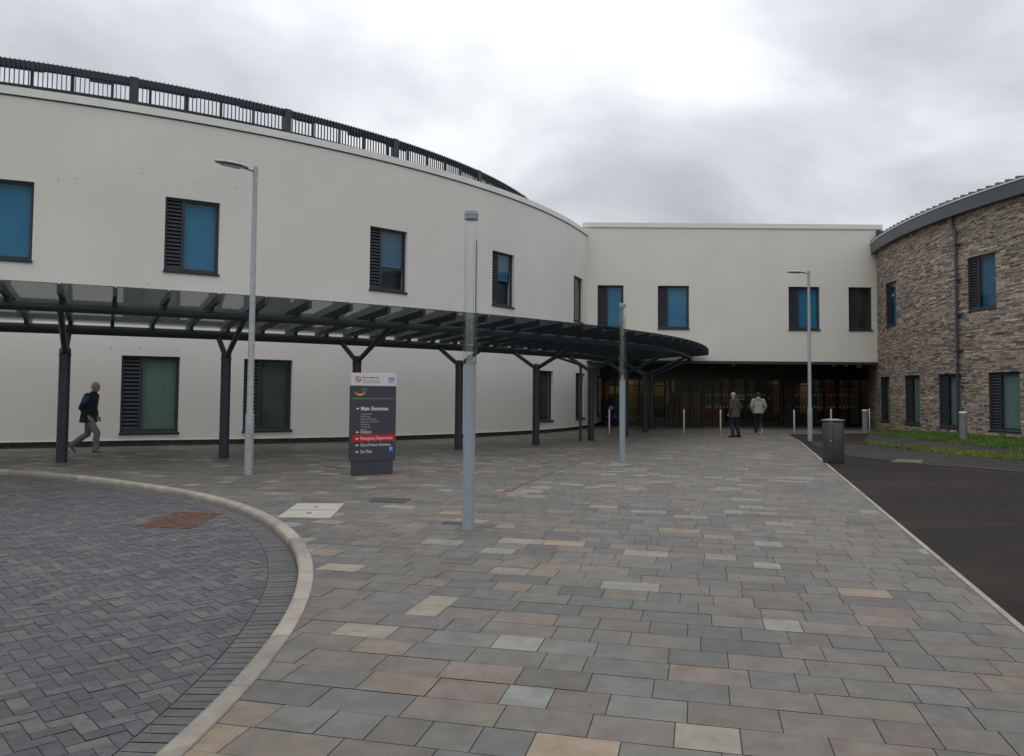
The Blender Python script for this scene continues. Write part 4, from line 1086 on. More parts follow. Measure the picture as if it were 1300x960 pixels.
def light_column(p, label):
    z0 = gz(*p); x_, y_ = p
    o = thing('light_column', label, 'light column', (x_, y_, z0), 'pale light columns on the paving')
    q = MB(); q.tube([(x_, y_, z0 - 0.01), (x_, y_, z0 + 1.97)], 0.073, 28); q.build('shaft', 'grey_paint', o, smooth=True)
    q = MB(); q.tube([(x_, y_, z0), (x_, y_, z0 + 0.008)], 0.078, 28); q.build('base_ring', 'grey_paint', o, smooth=True)
    # clear hollow tube
    q = MB()
    for r in (0.083,):
        q.tube([(x_, y_, z0 + 1.972), (x_, y_, z0 + 3.76)], r, 28, caps=False)
    q.build('clear_tube', 'acrylic', o, smooth=True)
    q = MB(); q.tube([(x_ - 0.008, y_, z0 + 2.05), (x_ - 0.008, y_, z0 + 3.74)], 0.048, 20); q.build('lamp_tube', 'frosted', o, smooth=True)
    q = MB(); q.tube([(x_ + 0.062, y_, z0 + 1.98), (x_ + 0.062, y_, z0 + 3.5)], 0.006, 8); q.build('cable', 'anthracite', o)
    q = MB(); q.tube([(x_, y_, z0 + 1.98), (x_, y_, z0 + 2.02), (x_, y_, z0 + 2.10)], [0.06, 0.045, 0.03], 16); q.build('lamp_holder', 'bollard_grey', o, smooth=True)
    q = MB(); q.tube([(x_, y_, z0 + 3.755), (x_, y_, z0 + 3.80)], 0.086, 28); q.tube([(x_, y_, z0 + 3.804), (x_, y_, z0 + 3.845), (x_, y_, z0 + 3.86)], [0.087, 0.087, 0.078], 28); q.build('cap', 'grey_paint', o, smooth=True)
    q = MB(); q.ball((x_ + 0.012, y_ - 0.072, z0 + 1.86), 0.007); q.build('screw', 'steel', o)
glass_mat('frosted', (0.95, 0.955, 0.96), refl_rough=0.25, boost=2.2)
light_column(G(594.5, 672), 'nearest pale grey light column with clear upper tube, at centre of the paving')
light_column(G(790, 585), 'farther pale grey light column with clear tube, near the end of the canopy')

def bollard(u, v, label):
    p = G(u, v); z0 = gz(*p)
    q = MB(); r = 0.04
    q.tube([(p[0], p[1], z0 - 0.01), (p[0], p[1], z0 + 0.99), (p[0], p[1], z0 + 1.005), (p[0], p[1], z0 + 1.01)], [r, r, r * 0.8, r * 0.2], 20)
    o = q.build('bollard', 'steel', None, smooth=True); tag(o, label, 'bollard', 'slim steel bollards before the entrance')
    me = o.data; me.transform(Matrix.Translation((-p[0], -p[1], -z0))); o.location = (p[0], p[1], z0)
bollard(773.5, 551, 'slim steel bollard in front of the parked blue mobility scooter')
bollard(868.4, 551, 'slim steel bollard by itself, just right of the canopy end')
bollard(914.8, 551.4, 'slim steel bollard immediately left of the man in olive jacket')
bollard(1008.3, 551.5, 'slim steel bollard just left of the tall street lamp by the bin')
bollard(1055.2, 550, 'slim steel bollard whose top shows above the litter bin')
bollard(1104, 547.5, 'slim steel bollard beside the wide lighting bollard at the stone wall corner')

def light_bollard(u, v, label):
    p = G(u, v); z0 = gz(*p); x_, y_ = p
    o = thing('light_bollard', label, 'light bollard', (x_, y_, z0), 'wide grey lighting bollards')
    q = MB(); q.tube([(x_, y_, z0 - 0.01), (x_, y_, z0 + 0.92)], 0.118, 24); q.build('body', 'bollard_grey', o, smooth=True)
    q = MB(); q.tube([(x_, y_, z0 + 0.922), (x_, y_, z0 + 0.95), (x_, y_, z0 + 0.965)], [0.122, 0.122, 0.10], 24); q.build('cap', 'coping', o, smooth=True)
    d = Vector((-x_, -y_, 0)).normalized(); sd_ = Vector((d.y, -d.x, 0))
    q = MB(); c = Vector((x_, y_, z0 + 0.80)) + d * 0.112
    q.tube([c - d * 0.02, c + d * 0.012], 0.06, 18); q.build('lamp_window', 'led_lens', o, smooth=True)
light_bollard(1098.4, 549.3, 'wide grey lighting bollard at the far corner of the stone wall')
light_bollard(1223, 558.8, 'wide grey lighting bollard in the grass below the stone wall downpipe')

# litter bin
p = G(1058, 588); z0 = gz(*p); x_, y_ = p
o = thing('litter_bin', 'round dark grey metal litter bin with flat disc lid on the tarmac', 'litter bin', (x_, y_, z0))
q = MB(); q.tube([(x_, y_, z0 + 0.03), (x_, y_, z0 + 0.06), (x_, y_, z0 + 0.96), (x_, y_, z0 + 0.985)], [0.235, 0.25, 0.25, 0.24], 40); q.build('body', 'bin_grey', o, smooth=True)
q = MB(); q.tube([(x_, y_, z0), (x_, y_, z0 + 0.03)], 0.225, 32); q.build('foot', 'rubber', o, smooth=True)
q = MB(); q.tube([(x_, y_, z0 + 1.02), (x_, y_, z0 + 1.045), (x_, y_, z0 + 1.065)], [0.262, 0.268, 0.10], 40); q.build('lid', 'lid_grey', o, smooth=True) if 'lid_grey' in MATS else (mat('lid_grey', (0.22, 0.23, 0.25), 0.4), q.build('lid', 'lid_grey', o, smooth=True))
q = MB()
for k in range(6):
    t = k * math.pi / 3; q.tube([(x_ + 0.2 * math.cos(t), y_ + 0.2 * math.sin(t), z0 + 0.98), (x_ + 0.2 * math.cos(t), y_ + 0.2 * math.sin(t), z0 + 1.025)], 0.012, 8)
q.build('lid_bracket', 'bin_grey', o)
d = Vector((-x_, -y_, 0)).normalized(); s_ = Vector((-d.y, d.x, 0))
q = MB()
for off in (0.012,):
    c = Vector((x_, y_, 0)) + d * 0.2485 + s_ * 0.0
    q.box((c.x, c.y, z0 + 0.51), (0.010, 0.012, 0.88), math.atan2(s_.y, s_.x))
q.build('door_gap', 'dark_void', o)
q = MB(); c = Vector((x_, y_, 0)) + d * 0.247 - s_ * 0.05; q.box((c.x, c.y, z0 + 0.55), (0.03, 0.012, 0.03), math.atan2(s_.y, s_.x)); q.build('lock', 'steel', o)

# ------------------------------------------------------------------ directory sign
ps, pe = G(445.5, 604.3), None
yaw = R(30)
wS = 0.93
cx0 = ps[0] + 0.5 * 0.84 * math.cos(yaw); cy0 = ps[1] + 0.5 * 0.84 * math.sin(yaw) + 0.04
zS = gz(cx0, cy0)
sg = thing('directory_sign', 'freestanding dark grey directory sign listing Main Entrance and Emergency Department', 'sign', (cx0, cy0, zS))
def SB(name, m_, c, d, parent=sg, bevel=0.0):
    q = MB(); q.box(c, d)
    o = q.build(name, m_, None, bevel=bevel); o.parent = parent; return o
T_ = 0.11; yf = -T_ / 2
SB('plinth', 'sign_grey', (0, 0, 0.155), (0.84, 0.09, 0.29)); 
SB('panel', 'sign_grey', (0, 0, 0.28 + (1.75 - 0.28) / 2), (wS, T_, 1.75 - 0.28), bevel=0.004)
SB('header_panel', 'sign_white', (0, 0, 1.755 + 0.125), (wS, T_, 0.25), bevel=0.004)
SB('foot', 'dark_void', (-0.33, 0, 0.0), (0.1, 0.07, 0.03)); SB('foot', 'dark_void', (0.33, 0, 0.0), (0.1, 0.07, 0.03))
SB('red_band', 'sign_red', (0.015, yf - 0.001, 0.725), (0.885, 0.006, 0.135))
SB('green_line', 'sign_green', (-0.24, yf - 0.0005, 1.50), (0.43, 0.004, 0.018)); SB('purple_line', 'sign_purple', (0.22, yf - 0.0005, 1.50), (0.47, 0.004, 0.018))
Lx = -0.27
def arrow(z, s_=0.03, flip=False, x0=-0.335):
    q = MB(); k = -1 if flip else 1
    P = [(-s_, 0), (0, s_ * 0.8), (0, s_ * 0.32), (s_, s_ * 0.32), (s_, -s_ * 0.32), (0, -s_ * 0.32), (0, -s_ * 0.8)]
    P = [(x0 + k * a_, yf - 0.006, z + b_) for a_, b_ in P]
    B = [(a_, yf - 0.001, b_) for a_, _, b_ in P]
    q.quad(P); n_ = len(P)
    for i in range(n_): q.quad([P[i], P[(i + 1) % n_], B[(i + 1) % n_], B[i]])
    o = q.build('arrow', 'letter_white', None); o.parent = sg
arrow(1.305); text('Main Entrance', 0.105, (Lx, yf - 0.003, 1.27), 'letter_white', sg, bold=0.0025, width=0.56)
for i, s in enumerate(['Outpatients', 'Radiology', 'General Theatre', 'Women & Children', 'Maternity', 'Cardiology', 'Wards']):
    text(s, 0.048, (Lx, yf - 0.003, 1.185 - i * 0.0505), 'letter_dim', sg)
arrow(0.845, flip=True); text('Dialysis', 0.092, (Lx, yf - 0.003, 0.82), 'letter_white', sg, width=0.22)
arrow(0.715, flip=True); text('Emergency Department', 0.09, (Lx, yf - 0.006, 0.695), 'letter_white', sg, width=0.66)
arrow(0.59, flip=True); text('Out of Hours Entrance', 0.085, (Lx, yf - 0.003, 0.565), 'letter_white', sg, width=0.62)
arrow(0.46, flip=True); text('Car Park', 0.092, (Lx, yf - 0.003, 0.435), 'letter_white', sg, width=0.24)
pk = SB('parking_symbol', 'sign_blue', (0.365, yf - 0.001, 0.50), (0.10, 0.006, 0.11)); text('P', 0.10, (0.34, yf - 0.006, 0.465), 'letter_white', pk)
# header: no-smoking sign, two lines, health service mark
q = MB(); c = (-0.335, 1.88)
for k in range(24):
    t0, t1 = 2 * math.pi * k / 24, 2 * math.pi * (k + 1) / 24
    q.quad([(c[0] + r * math.cos(t), yf - 0.002, c[1] + r * math.sin(t)) for r, t in ((0.045, t0), (0.06, t0), (0.06, t1), (0.045, t1))])
q.quad([(c[0] - 0.036, yf - 0.0035, c[1] + 0.026), (c[0] - 0.026, yf - 0.0035, c[1] + 0.036), (c[0] + 0.036, yf - 0.0035, c[1] - 0.026), (c[0] + 0.026, yf - 0.0035, c[1] - 0.036)])
o = q.build('no_smoking_symbol', 'sign_red', None); o.parent = sg
q = MB(); q.quad([(c[0] - 0.03, yf - 0.0025, c[1] - 0.007), (c[0] + 0.03, yf - 0.0025, c[1] - 0.007), (c[0] + 0.03, yf - 0.0025, c[1] + 0.004), (c[0] - 0.03, yf - 0.0025, c[1] + 0.004)]); o = q.build('cigarette', 'anthracite', None); o.parent = sg
text('This is a smokefree site', 0.042, (-0.25, yf - 0.002, 1.905), 'sign_grey', sg, width=0.34)
text('Please do not smoke', 0.032, (-0.25, yf - 0.002, 1.85), 'letter_dim', sg, width=0.36); text('in the hospital grounds', 0.032, (-0.25, yf - 0.002, 1.815), 'letter_dim', sg, width=0.36)
text('NHS', 0.08, (0.29, yf - 0.002, 1.875), 'sign_blue', sg, bold=0.001, width=0.13)
SB('logo_line', 'sign_blue', (0.355, yf - 0.0005, 1.86), (0.13, 0.003, 0.007)); text('Scotland', 0.03, (0.295, yf - 0.002, 1.825), 'sign_blue', sg, width=0.11)
# emblem: orange smile with a green ring and a purple curl
def arc(name, m_, c, r0, r1, a0, a1, taper=True, dy=0.003):
    q = MB(); n_ = 20
    for k in range(n_):
        t0, t1 = R(a0 + (a1 - a0) * k / n_), R(a0 + (a1 - a0) * (k + 1) / n_)
        def wv(t): 
            f = (math.degrees(t) - a0) / (a1 - a0); return (r1 - r0) * (math.sin(math.pi * cl(f, 0.04, 0.96)) if taper else 1)
        w0, w1 = wv(t0), wv(t1)
        q.quad([(c[0] + r * math.cos(t), yf - dy, c[1] + r * math.sin(t)) for r, t in ((r1 - w0, t0), (r1, t0), (r1, t1), (r1 - w1, t1))])
    o = q.build(name, m_, None); o.parent = sg
arc('emblem_smile', 'sign_orange', (-0.29, 1.675), 0.075, 0.12, 195, 345)
arc('emblem_ring', 'sign_green', (-0.195, 1.665), 0.028, 0.042, 0, 359, False)
arc('emblem_curl', 'sign_purple', (-0.275, 1.66), 0.028, 0.042, -60, 150, True)
sg.rotation_euler = (0, 0, yaw)

# ------------------------------------------------------------------ covers set in the ground
def cover(name, quadpx, m_, label, cat, dz, frame_m=None, road=False):
    P = [G(*c) if not road else None for c in quadpx]
    if road:
        P = []
        for c in quadpx:
            z_ = 0.0
            for _ in range(4): p = G(c[0], c[1], z_); z_ = road_z(*p)
            P.append(p)
    zf = road_z if road else gz
    q = MB(); cx = sum(p[0] for p in P) / 4; cy = sum(p[1] for p in P) / 4
    ring2 = [(cx + (p[0] - cx) * 0.93, cy + (p[1] - cy) * 0.93) for p in P]
    q.hexa([(p[0], p[1], zf(*p) - 0.01) for p in P] + [(p[0], p[1], zf(*p) + dz) for p in P])
    o = q.build(name, m_, None); tag(o, label, cat)
    o.data.transform(Matrix.Translation((-cx, -cy, -zf(cx, cy)))); o.location = (cx, cy, zf(cx, cy))
    return o, ring2, zf
o, rg, zf = cover('access_cover', [(351.7, 657.5), (419.5, 658.2), (437, 639.8), (377.5, 639.8)], 'pale_stone', 'pale stone access cover in the paving beside the kerb', 'access cover', 0.008)
base = o.location
q = MB(); a, b, c, d = rg
for k in (0.5,):
    p0 = Vector((a[0], a[1], 0)).lerp(Vector((d[0], d[1], 0)), k); p1 = Vector((b[0], b[1], 0)).lerp(Vector((c[0], c[1], 0)), k)
    q.box(((p0.x + p1.x) / 2, (p0.y + p1.y) / 2, 0.009 + gz(*a)), ((p1 - p0).length, 0.008, 0.004), math.atan2(p1.y - p0.y, p1.x - p0.x))
q.build('joint_line', 'joint', o)
for k in (0.27, 0.73):
    m0 = Vector((*a, 0)).lerp(Vector((*d, 0)), k); m1 = Vector((*b, 0)).lerp(Vector((*c, 0)), k); mc = m0.lerp(m1, 0.5)
    q = MB(); q.tube([(mc.x, mc.y, gz(*a) + 0.006), (mc.x, mc.y, gz(*a) + 0.0115)], 0.035, 16); q.build('lifting_eye', 'joint', o)
o, rg, zf = cover('iron_grate', [(468, 637.5), (511.6, 639), (523, 633.3), (476, 632.3)], 'iron', 'dark metal grate plate in the paving before the directory sign', 'grate', 0.007)
cover('clay_tile', [(637.6, 624.6), (650.6, 624.6), (654.8, 621.2), (642.5, 621.2)], 'clay', 'small red clay tile set in the paving by the diagonal joint', 'tile', 0.006)
o, rg, zf = cover('manhole_cover', [(171, 669), (241, 671.6), (283, 652), (226, 650.2)], 'rust', 'rusty brown manhole cover in the block paved turning circle', 'manhole cover', 0.008, road=True)
q = MB(); a, b, c, d = [Vector((*p, 0)) for p in rg]
for i in range(9):
    for j in range(12):
        u_, v_ = (i + 0.5) / 9, (j + 0.5) / 12
        pt = a.lerp(b, u_).lerp(d.lerp(c, u_), v_); z_ = road_z(pt.x, pt.y)
        q.box((pt.x, pt.y, z_ + 0.0105), (0.045, 0.02, 0.006), (i + j) % 2 * math.pi / 2 + 0.3)
q.build('tread_pattern', 'rust', o)
cover('iron_cover', [(560, 665), (590, 666), (596, 663), (566, 662)], 'iron', 'small dark metal cover in the paving left of the nearest light column', 'cover', 0.006)
cover('inspection_cover', [(1130, 587.5), (1170, 589), (1172, 585.3), (1140, 584.2)], 'worn_cover', 'worn brown inspection cover at the edge of the block band', 'inspection cover', 0.027)

# ------------------------------------------------------------------ mobility scooter
x_, y_ = 5.0, 40.0
ms = thing('mobility_scooter', 'blue mobility scooter with black seat parked by the entrance glass', 'mobility scooter', (x_, y_, 0))
q = MB(); q.tube([(x_, y_ - 0.28, 0.42), (x_, y_ - 0.1, 0.47), (x_, y_ + 0.25, 0.44), (x_, y_ + 0.4, 0.30)], [(0.18, 0.20), (0.26, 0.16), (0.24, 0.14), (0.18, 0.06)], 16); q.build('body', 'scooter_blue', ms, smooth=True)
q = MB(); q.box((x_, y_ + 0.62, 0.22), (0.5, 0.6, 0.06)); q.tube([(x_, y_ + 0.9, 0.22), (x_, y_ + 1.0, 0.5), (x_, y_ + 0.92, 0.85)], [(0.2, 0.06), (0.18, 0.06), (0.08, 0.05)], 12); q.build('deck', 'scooter_blue', ms, bevel=0.01)
q = MB(); q.box((x_, y_ + 0.05, 0.68), (0.48, 0.46, 0.10)); q.build('seat', 'rubber', ms, bevel=0.03)
q = MB(); q.box((x_, y_ - 0.2, 1.0), (0.46, 0.09, 0.56)); q.box((x_, y_ - 0.22, 1.36), (0.26, 0.08, 0.16)); bk_ = q.build('backrest', 'rubber', ms, bevel=0.03)
q = MB(); q.box((x_ + 0.02, y_ - 0.253, 0.92), (0.20, 0.012, 0.16)); q.build('label_plate', 'plate_white', bk_)
for sx in (-0.27, 0.27):
    q = MB(); q.box((x_ + sx, y_ + 0.0, 0.88), (0.05, 0.36, 0.05)); q.build('armrest', 'rubber', ms, bevel=0.01)
    for yy in (-0.18, 0.95):
        q = MB(); q.tube([(x_ + sx - 0.045, y_ + yy, 0.15), (x_ + sx + 0.045, y_ + yy, 0.15)], 0.15, 20); wh = q.build('wheel', 'rubber', ms, smooth=True)
        q = MB(); q.tube([(x_ + sx - 0.05, y_ + yy, 0.15), (x_ + sx + 0.05, y_ + yy, 0.15)], 0.07, 16); q.build('rim', 'steel', wh, smooth=True)
    q = MB(); q.box((x_ + sx * 0.6, y_ - 0.485, 0.46), (0.08, 0.03, 0.06)); q.build('tail_light', 'tail_red', ms, bevel=0.005)
    q = MB(); q.tube([(x_, y_ + 0.92, 0.88), (x_ + sx, y_ + 0.84, 0.95)], 0.018, 8); q.build('handlebar', 'rubber', ms)

# ================================================================== PEOPLE
def V(*a): return Vector(a)
def chain(mb, pts, rad, n=14): mb.tube(pts, rad, n)
def remesh(o, vox, smooth=4):
    md = o.modifiers.new('remesh', 'REMESH'); md.mode = 'VOXEL'; md.voxel_size = vox; md.use_smooth_shade = True
    s_ = o.modifiers.new('smooth', 'SMOOTH'); s_.factor = 0.5; s_.iterations = smooth
    dg = bpy.context.evaluated_depsgraph_get(); dg.update()
    me = bpy.data.meshes.new_from_object(o.evaluated_get(dg)); me.name = o.name
    o.modifiers.clear(); o.data = me
def ell(mb, p, q, prof, n=18, side=None):
    """loft from p to q with (t, rx, ry) profile; side fixes the direction of rx"""
    P = [Vector(p).lerp(Vector(q), t) for t, _, _ in prof]
    mb.tube(P, [(a, b) for _, a, b in prof], n)
def person(label, loc, rz, J, mats, head_yaw=0.0, coat=0.0, bald=False, hood=False, scale=1.0):
    """J: joints in a frame where the figure faces +Y.  x is its right-hand side."""
    root = thing('person', label, 'person', loc)
    def own(o): o.parent = root; return o
    # --- body: one continuous skin
    b = MB()
    hc = J['head']; ch = J['chest']; pel = J['pelvis']; nk = J['neck']
    b.tube([pel, pel.lerp(ch, 0.5), ch, ch.lerp(nk, 0.6), nk, nk.lerp(hc, 0.5), hc - V(0, 0, 0.03)], [(0.15, 0.10), (0.13, 0.09), (0.16, 0.10), (0.11, 0.07), (0.058, 0.058), (0.054, 0.056), (0.05, 0.06)], 18)
    Rh = Matrix.Rotation(head_yaw, 3, 'Z')
    def H(x__, y__, z__): return hc + Rh @ V(x__, y__, z__)
    b.ball(H(0, -0.012, 0.035), (0.073, 0.088, 0.082), 18, 12, Rh)
    b.ball(H(0, 0.018, -0.02), (0.060, 0.070, 0.085), 16, 10, Rh)
    b.ball(H(0, 0.045, -0.085), (0.034, 0.032, 0.024), 12, 8, Rh)            # chin
    b.tube([H(0, 0.078, 0.015), H(0, 0.098, -0.018), H(0, 0.086, -0.030)], [0.008, 0.014, 0.010], 8)   # nose
    for s in (-1, 1):
        b.ball(H(s * 0.074, -0.008, -0.005), (0.010, 0.018, 0.030), 10, 8, Rh)   # ears
        b.tube([H(s * 0.045, 0.074, 0.022), H(s * 0.012, 0.086, 0.024)], 0.009, 8)   # brow
    for s, k in ((-1, 'l'), (1, 'r')):
        sh, el, wr = J['sh_' + k], J['el_' + k], J['wr_' + k]
        b.tube([sh, sh.lerp(el, 0.5), el, el.lerp(wr, 0.4), wr], [0.050, 0.046, 0.038, 0.037, 0.026], 12)
        d = (wr - el).normalized(); hv = J.get('hand_' + k, d)
        hv = hv.normalized(); side_ = hv.cross(V(s, 0, 0)); side_ = side_.normalized() if side_.length > 0.1 else V(0, 1, 0)
        palm = wr + hv * 0.075
        b.tube([wr, wr + hv * 0.03, palm, palm + hv * 0.02], [(0.024, 0.022), (0.03, 0.020), (0.036, 0.016), (0.034, 0.013)], 12)
        inward = V(-s, 0, 0)
        for i in range(4):
            f0 = palm + side_ * (0.026 - 0.0175 * i) + hv * 0.010
            ln = (0.068, 0.076, 0.072, 0.056)[i]
            f1 = f0 + hv * ln * 0.5 + inward * 0.004; f2 = f1 + (hv * 0.75 + inward * 0.6).normalized() * ln * 0.30; f3 = f2 + (hv * 0.4 + inward * 0.9).normalized() * ln * 0.25
            b.tube([f0 - hv * 0.02, f0, f1, f2, f3], [0.009, 0.009, 0.0085, 0.008, 0.006], 8)
        t0 = wr + hv * 0.03 + side_ * 0.022; t1 = t0 + (hv + side_ * 0.9).normalized() * 0.035; t2 = t1 + (hv + side_ * 0.2 + inward * 0.3).normalized() * 0.03
        b.tube([wr + hv * 0.02 + side_ * 0.01, t0, t1, t2], [0.012, 0.012, 0.010, 0.008], 8)
        hp, kn, an = J['hip_' + k], J['kn_' + k], J['an_' + k]
        b.tube([hp, hp.lerp(kn, 0.5), kn, kn.lerp(an, 0.35), an], [0.082, 0.068, 0.050, 0.052, 0.036], 14)
        tdir = J['toe_' + k]
        b.tube([an - tdir * 0.03 + V(0, 0, 0.0), an + V(0, 0, -0.04), an + tdir * 0.08 + J['toedrop_' + k] * 0.6], [0.034, 0.036, 0.03], 10)
    body = own(b.build('body', mats['skin'])); remesh(body, 0.0075, 3)
    # --- eyes and mouth
    e_ = MB()
    for s in (-1, 1): e_.ball(H(s * 0.028, 0.0815, 0.004), (0.010, 0.006, 0.005), 8, 6, Rh)
    own(e_.build('eyes', 'eye', smooth=True))
    e_ = MB(); e_.ball(H(0, 0.0795, -0.052), (0.022, 0.008, 0.005), 10, 6, Rh); own(e_.build('mouth', 'lip', smooth=True))
    # --- hair
    hmb = MB()
    if bald:
        hmb.ball(H(0, -0.034, 0.008), (0.080, 0.078, 0.078), 16, 10, Rh); hmb.ball(H(0, -0.016, 0.034), (0.079, 0.084, 0.072), 16, 10, Rh)
    else:
        hmb.ball(H(0, -0.022, 0.042), (0.081, 0.088, 0.086), 18, 12, Rh); hmb.ball(H(0, -0.045, 0.0), (0.074, 0.060, 0.075), 16, 10, Rh)
    ho = own(hmb.build('hair', mats['hair'])); remesh(ho, 0.008, 2)
    # --- trousers
    t = MB()
    t.tube([pel + V(0, 0, 0.10), pel, pel + V(0, 0, -0.09)], [(0.165, 0.115), (0.18, 0.125), (0.15, 0.11)], 18)
    for k in ('l', 'r'):
        hp, kn, an = J['hip_' + k], J['kn_' + k], J['an_' + k]
        dn = (an - kn).normalized(); bk = V(0, 0.012, 0)
        t.tube([hp + V(0, 0, 0.03), hp.lerp(kn, 0.25), hp.lerp(kn, 0.6), kn + bk, kn.lerp(an, 0.3) - bk * 0.6, kn.lerp(an, 0.7), an + dn * -0.02, an + dn * 0.02], [0.098, 0.102, 0.086, 0.073, 0.071, 0.066, 0.070, 0.066], 16)
    to = own(t.build('trousers', mats['trousers'])); remesh(to, 0.011, 3)
    # --- jacket
    j = MB()
    hem = pel + V(0, 0, -0.06 - coat)
    hm = J.get('hem', V(0, 0, 0))
    j.tube([hem + hm, pel + V(0, 0, 0.06) + hm * 0.4, pel.lerp(ch, 0.55), ch, ch.lerp(nk, 0.55), nk + V(0, 0, -0.01), nk + V(0, -0.005, 0.03)],
           [(0.215 + coat * 0.25, 0.165 + coat * 0.2), (0.205, 0.155), (0.195, 0.145), (0.205, 0.140), (0.165, 0.110), (0.088, 0.082), (0.074, 0.074)], 22)
    for s, k in ((-1, 'l'), (1, 'r')):
        sh, el, wr = J['sh_' + k], J['el_' + k], J['wr_' + k]
        j.ball(sh, 0.078, 12, 8)
        j.tube([ch.lerp(sh, 0.5) + V(0, 0, 0.05), sh, sh.lerp(el, 0.5), el, el.lerp(wr, 0.5), el.lerp(wr, 0.95)], [0.085, 0.076, 0.068, 0.058, 0.053, 0.043], 14)
    if hood: j.ball(nk + V(0, -0.085, -0.02), (0.11, 0.06, 0.085), 14, 10)
    jo = own(j.build('jacket', mats['jacket'])); remesh(jo, 0.012, 3)
    if 'yoke' in mats:
        for s, k in ((-1, 'l'), (1, 'r')):
          j = MB(); sh, el = J['sh_' + k], J['el_' + k]
          j.tube([sh + V(0, 0, 0.030), sh, sh.lerp(el, 0.35), sh.lerp(el, 0.60)], [0.045, 0.081, 0.0735, 0.066], 16)
          jo2 = own(j.build('sleeve_panel', mats['yoke'])); remesh(jo2, 0.010, 2)
    # --- shoes
    for k in ('l', 'r'):
        an = J['an_' + k]; td = J['toe_' + k].normalized(); dr = J['toedrop_' + k]; pitch = J.get('pitch_' + k, 0.0)
        fwd = (td * math.cos(pitch) + V(0, 0, -math.sin(pitch))); up_ = V(0, 0, 1) * math.cos(pitch) + td * math.sin(pitch); si = fwd.cross(up_)
        base_ = an - up_ * 0.085
        for nm, m_, prof_ in (('shoe', mats['shoe'], [(-0.075, 0.030, 0.045, 0.055), (-0.045, 0.036, 0.055, 0.07), (0.02, 0.038, 0.052, 0.06), (0.09, 0.043, 0.036, 0.035), (0.155, 0.040, 0.028, 0.028), (0.19, 0.022, 0.018, 0.02)]),
                              ('sole', mats['sole'], [(-0.082, 0.030, 0.012, 0.008), (-0.05, 0.040, 0.013, 0.008), (0.02, 0.040, 0.013, 0.008), (0.09, 0.047, 0.013, 0.008), (0.16, 0.044, 0.013, 0.008), (0.20, 0.022, 0.011, 0.01)])):
            q = MB(); rings = []
            for f, wd, hh, zc_ in prof_:
                zc2 = zc_ if nm == 'sole' else zc_ * 0.75 + 0.012
                rings.append([tuple(base_ + fwd * f + si * (wd * math.cos(tt)) + up_ * (zc2 + hh * math.sin(tt))) for tt in [2 * math.pi * i / 12 for i in range(12)]])
            for A, B in zip(rings[:-1], rings[1:]):
                for i in range(12): q.quad([A[i], A[(i + 1) % 12], B[(i + 1) % 12], B[i]])
            q.quad(rings[0]); q.quad(rings[-1]); own(q.build(nm, m_, smooth=True))
    root.rotation_euler = (0, 0, rz); root.scale = (scale,) * 3
    return root

# walker on the left, seen in profile, striding to the right (faces +X in the world)
J = dict(pelvis=V(0, 0, 0.90), chest=V(0, 0.05, 1.24), neck=V(0, 0.10, 1.44), head=V(0, 0.15, 1.575),
         sh_l=V(-0.18, 0.06, 1.36), el_l=V(-0.22, 0.02, 1.09), wr_l=V(-0.19, 0.10, 0.88), sh_r=V(0.18, 0.05, 1.36), el_r=V(0.24, -0.06, 1.08), wr_r=V(0.21, 0.10, 0.90),
         hand_l=V(0, 0.6, -0.8), hand_r=V(0, 0.7, -0.7),
         hip_l=V(-0.09, 0.0, 0.86), kn_l=V(-0.10, -0.08, 0.46), an_l=V(-0.09, -0.44, 0.20), toe_l=V(0, 1, 0), toedrop_l=V(0, 0, -0.06), pitch_l=R(40),
         hip_r=V(0.09, 0.02, 0.86), kn_r=V(0.09, 0.25, 0.50), an_r=V(0.09, 0.24, 0.095), toe_r=V(0, 1, 0), toedrop_r=V(0, 0, -0.05), hem=V(0, 0.0, 0))
pw = G(111, 576.5)
person('white-haired man in black and blue jacket walking right under the canopy', (pw[0], pw[1], gz(*pw)), R(-90), J,
       dict(skin='skin', hair='hair_white', trousers='trouser_grey', jacket='jacket_black', yoke='jacket_blue', shoe='shoe_grey', sole='sole_white'), bald=True, coat=0.10, scale=1.0)
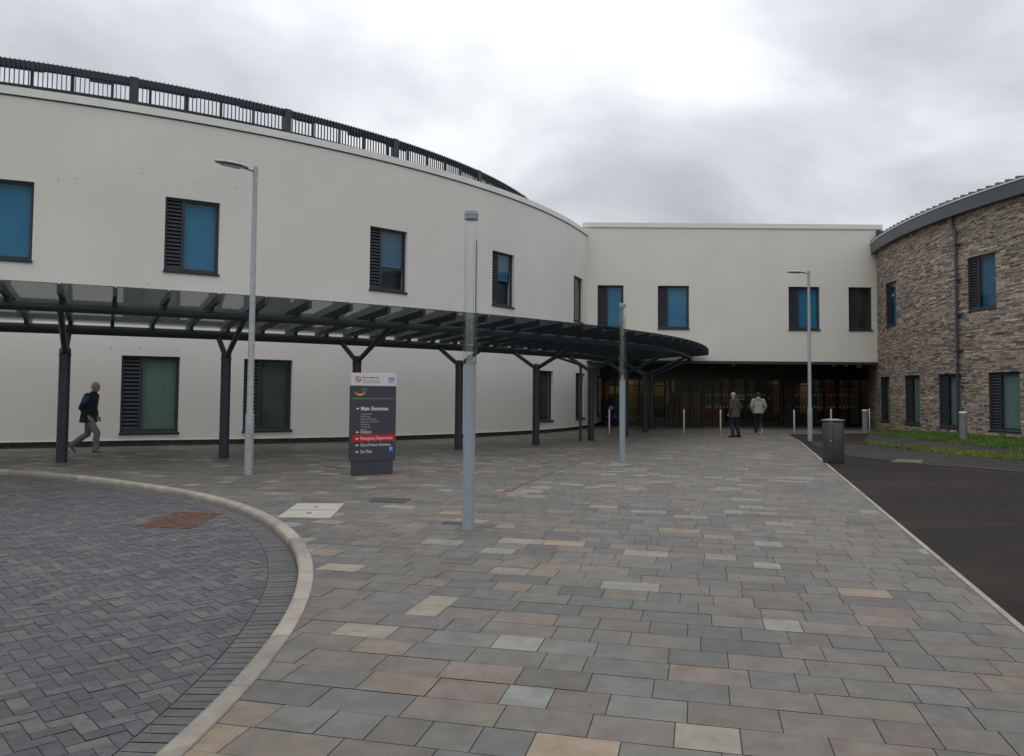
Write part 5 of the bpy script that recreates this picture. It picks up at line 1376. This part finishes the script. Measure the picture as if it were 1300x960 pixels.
# man in olive coat, walking towards the entrance but looking round over his shoulder
J = dict(pelvis=V(0, 0, 0.92), chest=V(0, 0.03, 1.27), neck=V(0, 0.05, 1.47), head=V(0.0, 0.08, 1.605),
         sh_l=V(-0.19, 0.02, 1.39), el_l=V(-0.25, -0.02, 1.12), wr_l=V(-0.23, 0.10, 0.90), sh_r=V(0.19, 0.02, 1.39), el_r=V(0.27, -0.06, 1.12), wr_r=V(0.26, 0.03, 0.89),
         hip_l=V(-0.10, 0, 0.88), kn_l=V(-0.12, 0.06, 0.48), an_l=V(-0.13, -0.02, 0.095), toe_l=V(-0.2, 1, 0), toedrop_l=V(0, 0, -0.05),
         hip_r=V(0.10, 0, 0.88), kn_r=V(0.14, 0.03, 0.48), an_r=V(0.17, -0.06, 0.095), toe_r=V(0.2, 1, 0), toedrop_r=V(0, 0, -0.05))
pa = G(933, 555.2)
person('bald man in olive jacket and navy trousers turning his head by the entrance', (pa[0], pa[1], gz(*pa)), R(38), J,
       dict(skin='skin', hair='hair_white', trousers='jean_navy', jacket='jacket_olive', shoe='shoe_brown', sole='rubber'), head_yaw=R(75), bald=True, coat=0.10)
# man in a stone-coloured hooded jacket, back to us, one heel lifted
J = dict(pelvis=V(0, 0, 0.92), chest=V(0, 0.03, 1.27), neck=V(0, 0.05, 1.47), head=V(0.0, 0.08, 1.605),
         sh_l=V(-0.20, 0.02, 1.39), el_l=V(-0.29, -0.03, 1.14), wr_l=V(-0.22, 0.08, 0.94), sh_r=V(0.20, 0.02, 1.39), el_r=V(0.29, -0.03, 1.14), wr_r=V(0.22, 0.08, 0.94),
         hip_l=V(-0.09, 0, 0.88), kn_l=V(-0.09, 0.10, 0.49), an_l=V(-0.07, 0.12, 0.095), toe_l=V(0, 1, 0), toedrop_l=V(0, 0, -0.05),
         hip_r=V(0.09, 0, 0.88), kn_r=V(0.08, 0.04, 0.48), an_r=V(0.05, -0.26, 0.20), toe_r=V(0, 1, 0), toedrop_r=V(0, 0, -0.08), pitch_r=R(62))
pb = G(963, 551.5)
person('man with his back turned in pale hooded jacket and black trousers', (pb[0], pb[1], gz(*pb)), R(-4), J,
       dict(skin='skin', hair='hair_dark', trousers='trouser_black', jacket='jacket_stone', shoe='shoe_grey', sole='sole_white'), hood=True, coat=0.0)
